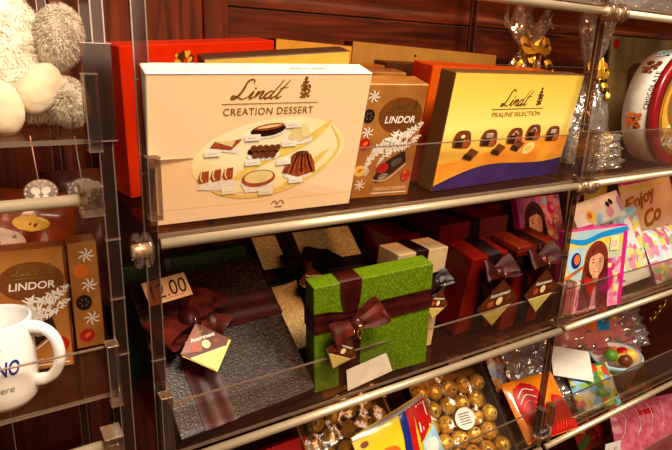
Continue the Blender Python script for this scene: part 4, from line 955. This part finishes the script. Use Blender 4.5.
pl = empty('plush_toy', Matrix.Translation((.03, .76, -.086))); tag(pl, 'cream fluffy plush toy sitting with its smooth soles facing out', 'soft toy')
# local coordinates: x right, y depth, z up from the shelf
blob([((-.01, .02, .075), (.075, .055, .078), (0, 0, 0)), ((-.01, .03, .16), (.055, .045, .05), (0, 0, 0)), ((.035, -.01, .035), (.032, .035, .032), (0, 0, 0)), ((-.045, -.03, .03), (.035, .045, .03), (0, 0, 0)),
      ((.066, -.02, .026), (.026, .028, .028), (0, 0, 0))], 'body', fur, 16000, pl, .007, 1, amp=.005)
blob([((.068, -.012, .098), (.025, .024, .036), (0, 12, 0))], 'arm', fur_g, 4500, pl, .0065, 2, .003)
blob([((.040, -.050, .042), (.021, .012, .031), (0, 32, 0))], 'foot_sole', pad, 0, pl, seed=3, voxel=.003, amp=.001)
blob([((-.002, -.062, .024), (.024, .014, .032), (0, -18, 0))], 'foot_sole', pad, 0, pl, seed=4, voxel=.003, amp=.001)
blob([((.068, -.045, .028), (.019, .016, .026), (0, -5, 0))], 'fluffy_cuff', fur_g, 4500, pl, .007, 5, .003, amp=.005)
blob([((-.02, .0, .215), (.05, .045, .045), (0, 0, 0)), ((-.02, -.045, .205), (.02, .02, .016), (0, 0, 0))], 'head', fur_g, 3500, pl, .009, 6)
# ------------------------------------------------------------------ left rack: hanging medallions, orange bag, mug
med = mat('grey medallion card', (176, 160, 148), .45, .2, col2=(150, 134, 124), scale=80)
def medallion(x, y, z, label):
    root = empty('hanging_ornament', Matrix.Translation((x, y, z))); tag(root, label, 'ornament')
    mb = MB(); mb.lathe([(.0004, -.001), (.0155, -.001), (.017, 0), (.0155, .001), (.0004, .001)], med, 28, Matrix.Rotation(D(90), 4, 'X') @ Matrix.Scale(.85, 4, (0, 1, 0)))
    mb.on(lambda u, v, l: (u, -.0012 - EPS*l, v)); 
    for s in (-1, 1): mb.ell(s*.005, .002, .005, .004, white_ink, 1, s*.5, 12); mb.ell(s*.004, -.005, .003, .003, white_ink, 1, 0, 10); mb.stroke([(s*.001, .005), (s*.003, .009), (s*.006, .010)], .0006, white_ink, 2)
    for k in range(16): mb.ell(.0145*math.cos(k*PI/8), .0125*math.sin(k*PI/8), .0011, .0011, white_ink, 1, 0, 6)
    mb.build('disc', root)
    mb = MB(); mb.tube([(-.001, 0, .012), (-.004, .001, .06)], .0006, white_ink, 6); mb.build('thread', root)
medallion(.055, .66, -.148, 'grey medallion hanging on a thread under the plush toy, nearer the yellow bag')
medallion(.097, .66, -.150, 'grey medallion hanging on a thread beside the left rack post')
orange_bag = mat('dark orange film bag', (170, 80, 24), .3, coat=.5, col2=(110, 50, 20), scale=16)
pillow('sweets_bag', 'orange brown film bag behind the left rail under the plush toy', 'sweets bag', (-.06,.80,-.385,4,-6,12), .135, .225, .035, orange_bag, lambda mb, w, h: (fill(mb, circ(w*.55, h*.82, .022, .010), yellow_print, 1), fill(mb, circ(w*.3, h*.70, .03, .02), white_ink, 1)), seed=20, wr=.008)
pillow('sweets_bag', 'dark brown film bag standing behind the narrow reflection carton', 'sweets bag', (.075,.86,-.382,4,-4,0), .10, .215, .03, mat('dark brown film', (96, 50, 28), .3, coat=.4, col2=(60, 28, 16), scale=18), None, seed=21, wr=.006)
def mug():
    R_ = .036; H = .101; root = empty('mug', Matrix.Translation((-.003, .668, -.384))); tag(root, 'white ceramic mug with blue handwriting at the lower left', 'mug')
    cer = mat('white ceramic', (244, 240, 236), .15, coat=.6, col2=(240, 235, 230))
    mb = MB(); mb.lathe([(.0004, .003), (R_*.75, .003), (R_*.78, 0), (R_*.84, .0), (R_*.97, .008), (R_, .02), (R_, H-.003), (R_-.001, H), (R_-.003, H), (R_-.004, H-.003), (R_-.004, .01), (.0004, .007)], cer, 56)
    ink = mat('blue glaze ink', (40, 60, 140), .3); gy = mat('grey glaze ink', (120, 120, 124), .4)
    def cyl(u, v, l): a = u / R_; q = R_ + EPS*l; return (q*math.cos(a), q*math.sin(a), v)
    mb.on(cyl); c0 = -R_*PI*.40
    # letters wrap round the front (angle measured from +x, front is -y)
    def wrap(t, u0, v, w, h, m, b=0): 
        vs, fs, asp = text_geo(t, b, .2); mb.add([cyl(c0 - .04 + u0 + x_*w, v + y_*h, 2) for x_, y_ in vs], fs, m)
    wrap('ITALIANO', -.020, .045, .066, .018, ink, .02); wrap('Caffettiere', -.006, .026, .044, .008, gy); wrap('since coffee', -.005, .075, .035, .0045, gy)
    mb.build('mug_body', root)
    a = D(-25); e = Vector((math.cos(a), math.sin(a), 0)); pts = []
    for i in range(25):
        t = -PI/2 + PI*i/24; pts.append(e * (R_ - .003 + .030*math.cos(t)**.7 if abs(math.cos(t)) > 1e-6 else R_-.003) + Vector((0, 0, .056 + .033*math.sin(t))))
    mb = MB(); mb.tube(pts, [.0062 if 2 < i < 22 else .0072 for i in range(25)], cer, 14); mb.build('handle', root)
mug()
# row of dark upright ribs under the mug shelf and gold sweet
rib = mat('dark rib brown', (40, 22, 16), .35)
mb = MB()
for k in range(7): mb.box((-.08, .66 + .02*k, -.679), (.085, .672 + .02*k, -.60 + .006*k), rib, .002)
o = mb.build('ribbed_slabs'); tag(o, 'dark ribbed organiser on the shelf below the mug', 'slabs')
mb = MB(); mb.sphere((0, 0, 0), .022, foil, 3, rough=.3, fr=9, sm=False, sc=(1.5, 1, .7)); o = mb.build('foil_sweet', M=Matrix.Translation((.052, .648, -.50)));
o.location = (.062, .70, -.563); tag(o, 'crumpled gold foil sweet on the ribbed organiser below the mug', 'sweet')
# ------------------------------------------------------------------ light
def area(name, loc, target, size, power, col, sy=None):
    l = bpy.data.lights.new(name, 'AREA'); l.energy = power; l.color = col; l.size = size
    if sy: l.shape = 'RECTANGLE'; l.size_y = sy
    o = bpy.data.objects.new(name, l); C.objects.link(o); o.location = loc
    o.rotation_euler = (Vector(target) - Vector(loc)).to_track_quat('-Z', 'Y').to_euler(); return o
area('ceiling_lamp', (.35, -.35, 1.25), (.45, .75, -.15), .6, 42, (1, .86, .70))
area('shop_lamp', (1.5, -.6, 1.2), (1.1, .75, -.3), .6, 17, (1, .87, .72))
area('aisle_fill', (.2, -1.6, .5), (.5, .75, -.4), 1.2, 12, (1, .80, .60))  # added fill light that brightens the lower shelves
w = bpy.data.worlds.new('World'); bpy.context.scene.world = w; w.use_nodes = True
w.node_tree.nodes['Background'].inputs[0].default_value = (1, .78, .58, 1); w.node_tree.nodes['Background'].inputs[1].default_value = .08
# ------------------------------------------------------------------ camera
cam = bpy.data.cameras.new('Camera'); co = bpy.data.objects.new('Camera', cam); C.objects.link(co)
cam.sensor_fit = 'HORIZONTAL'; cam.sensor_width = 36; cam.lens = 567.19 / 672 * 36; cam.clip_start = .01
R = Matrix(((0.84327068, 0.12270788, -0.5232947), (-0.53629076, 0.25706499, -0.80393396), (0.03587172, 0.95857205, 0.28258247)))
co.matrix_world = R.to_4x4()
bpy.context.scene.camera = co
vs_ = bpy.context.scene.view_settings
vs_.view_transform = 'Standard'; vs_.look = 'Medium High Contrast'; vs_.exposure = .12
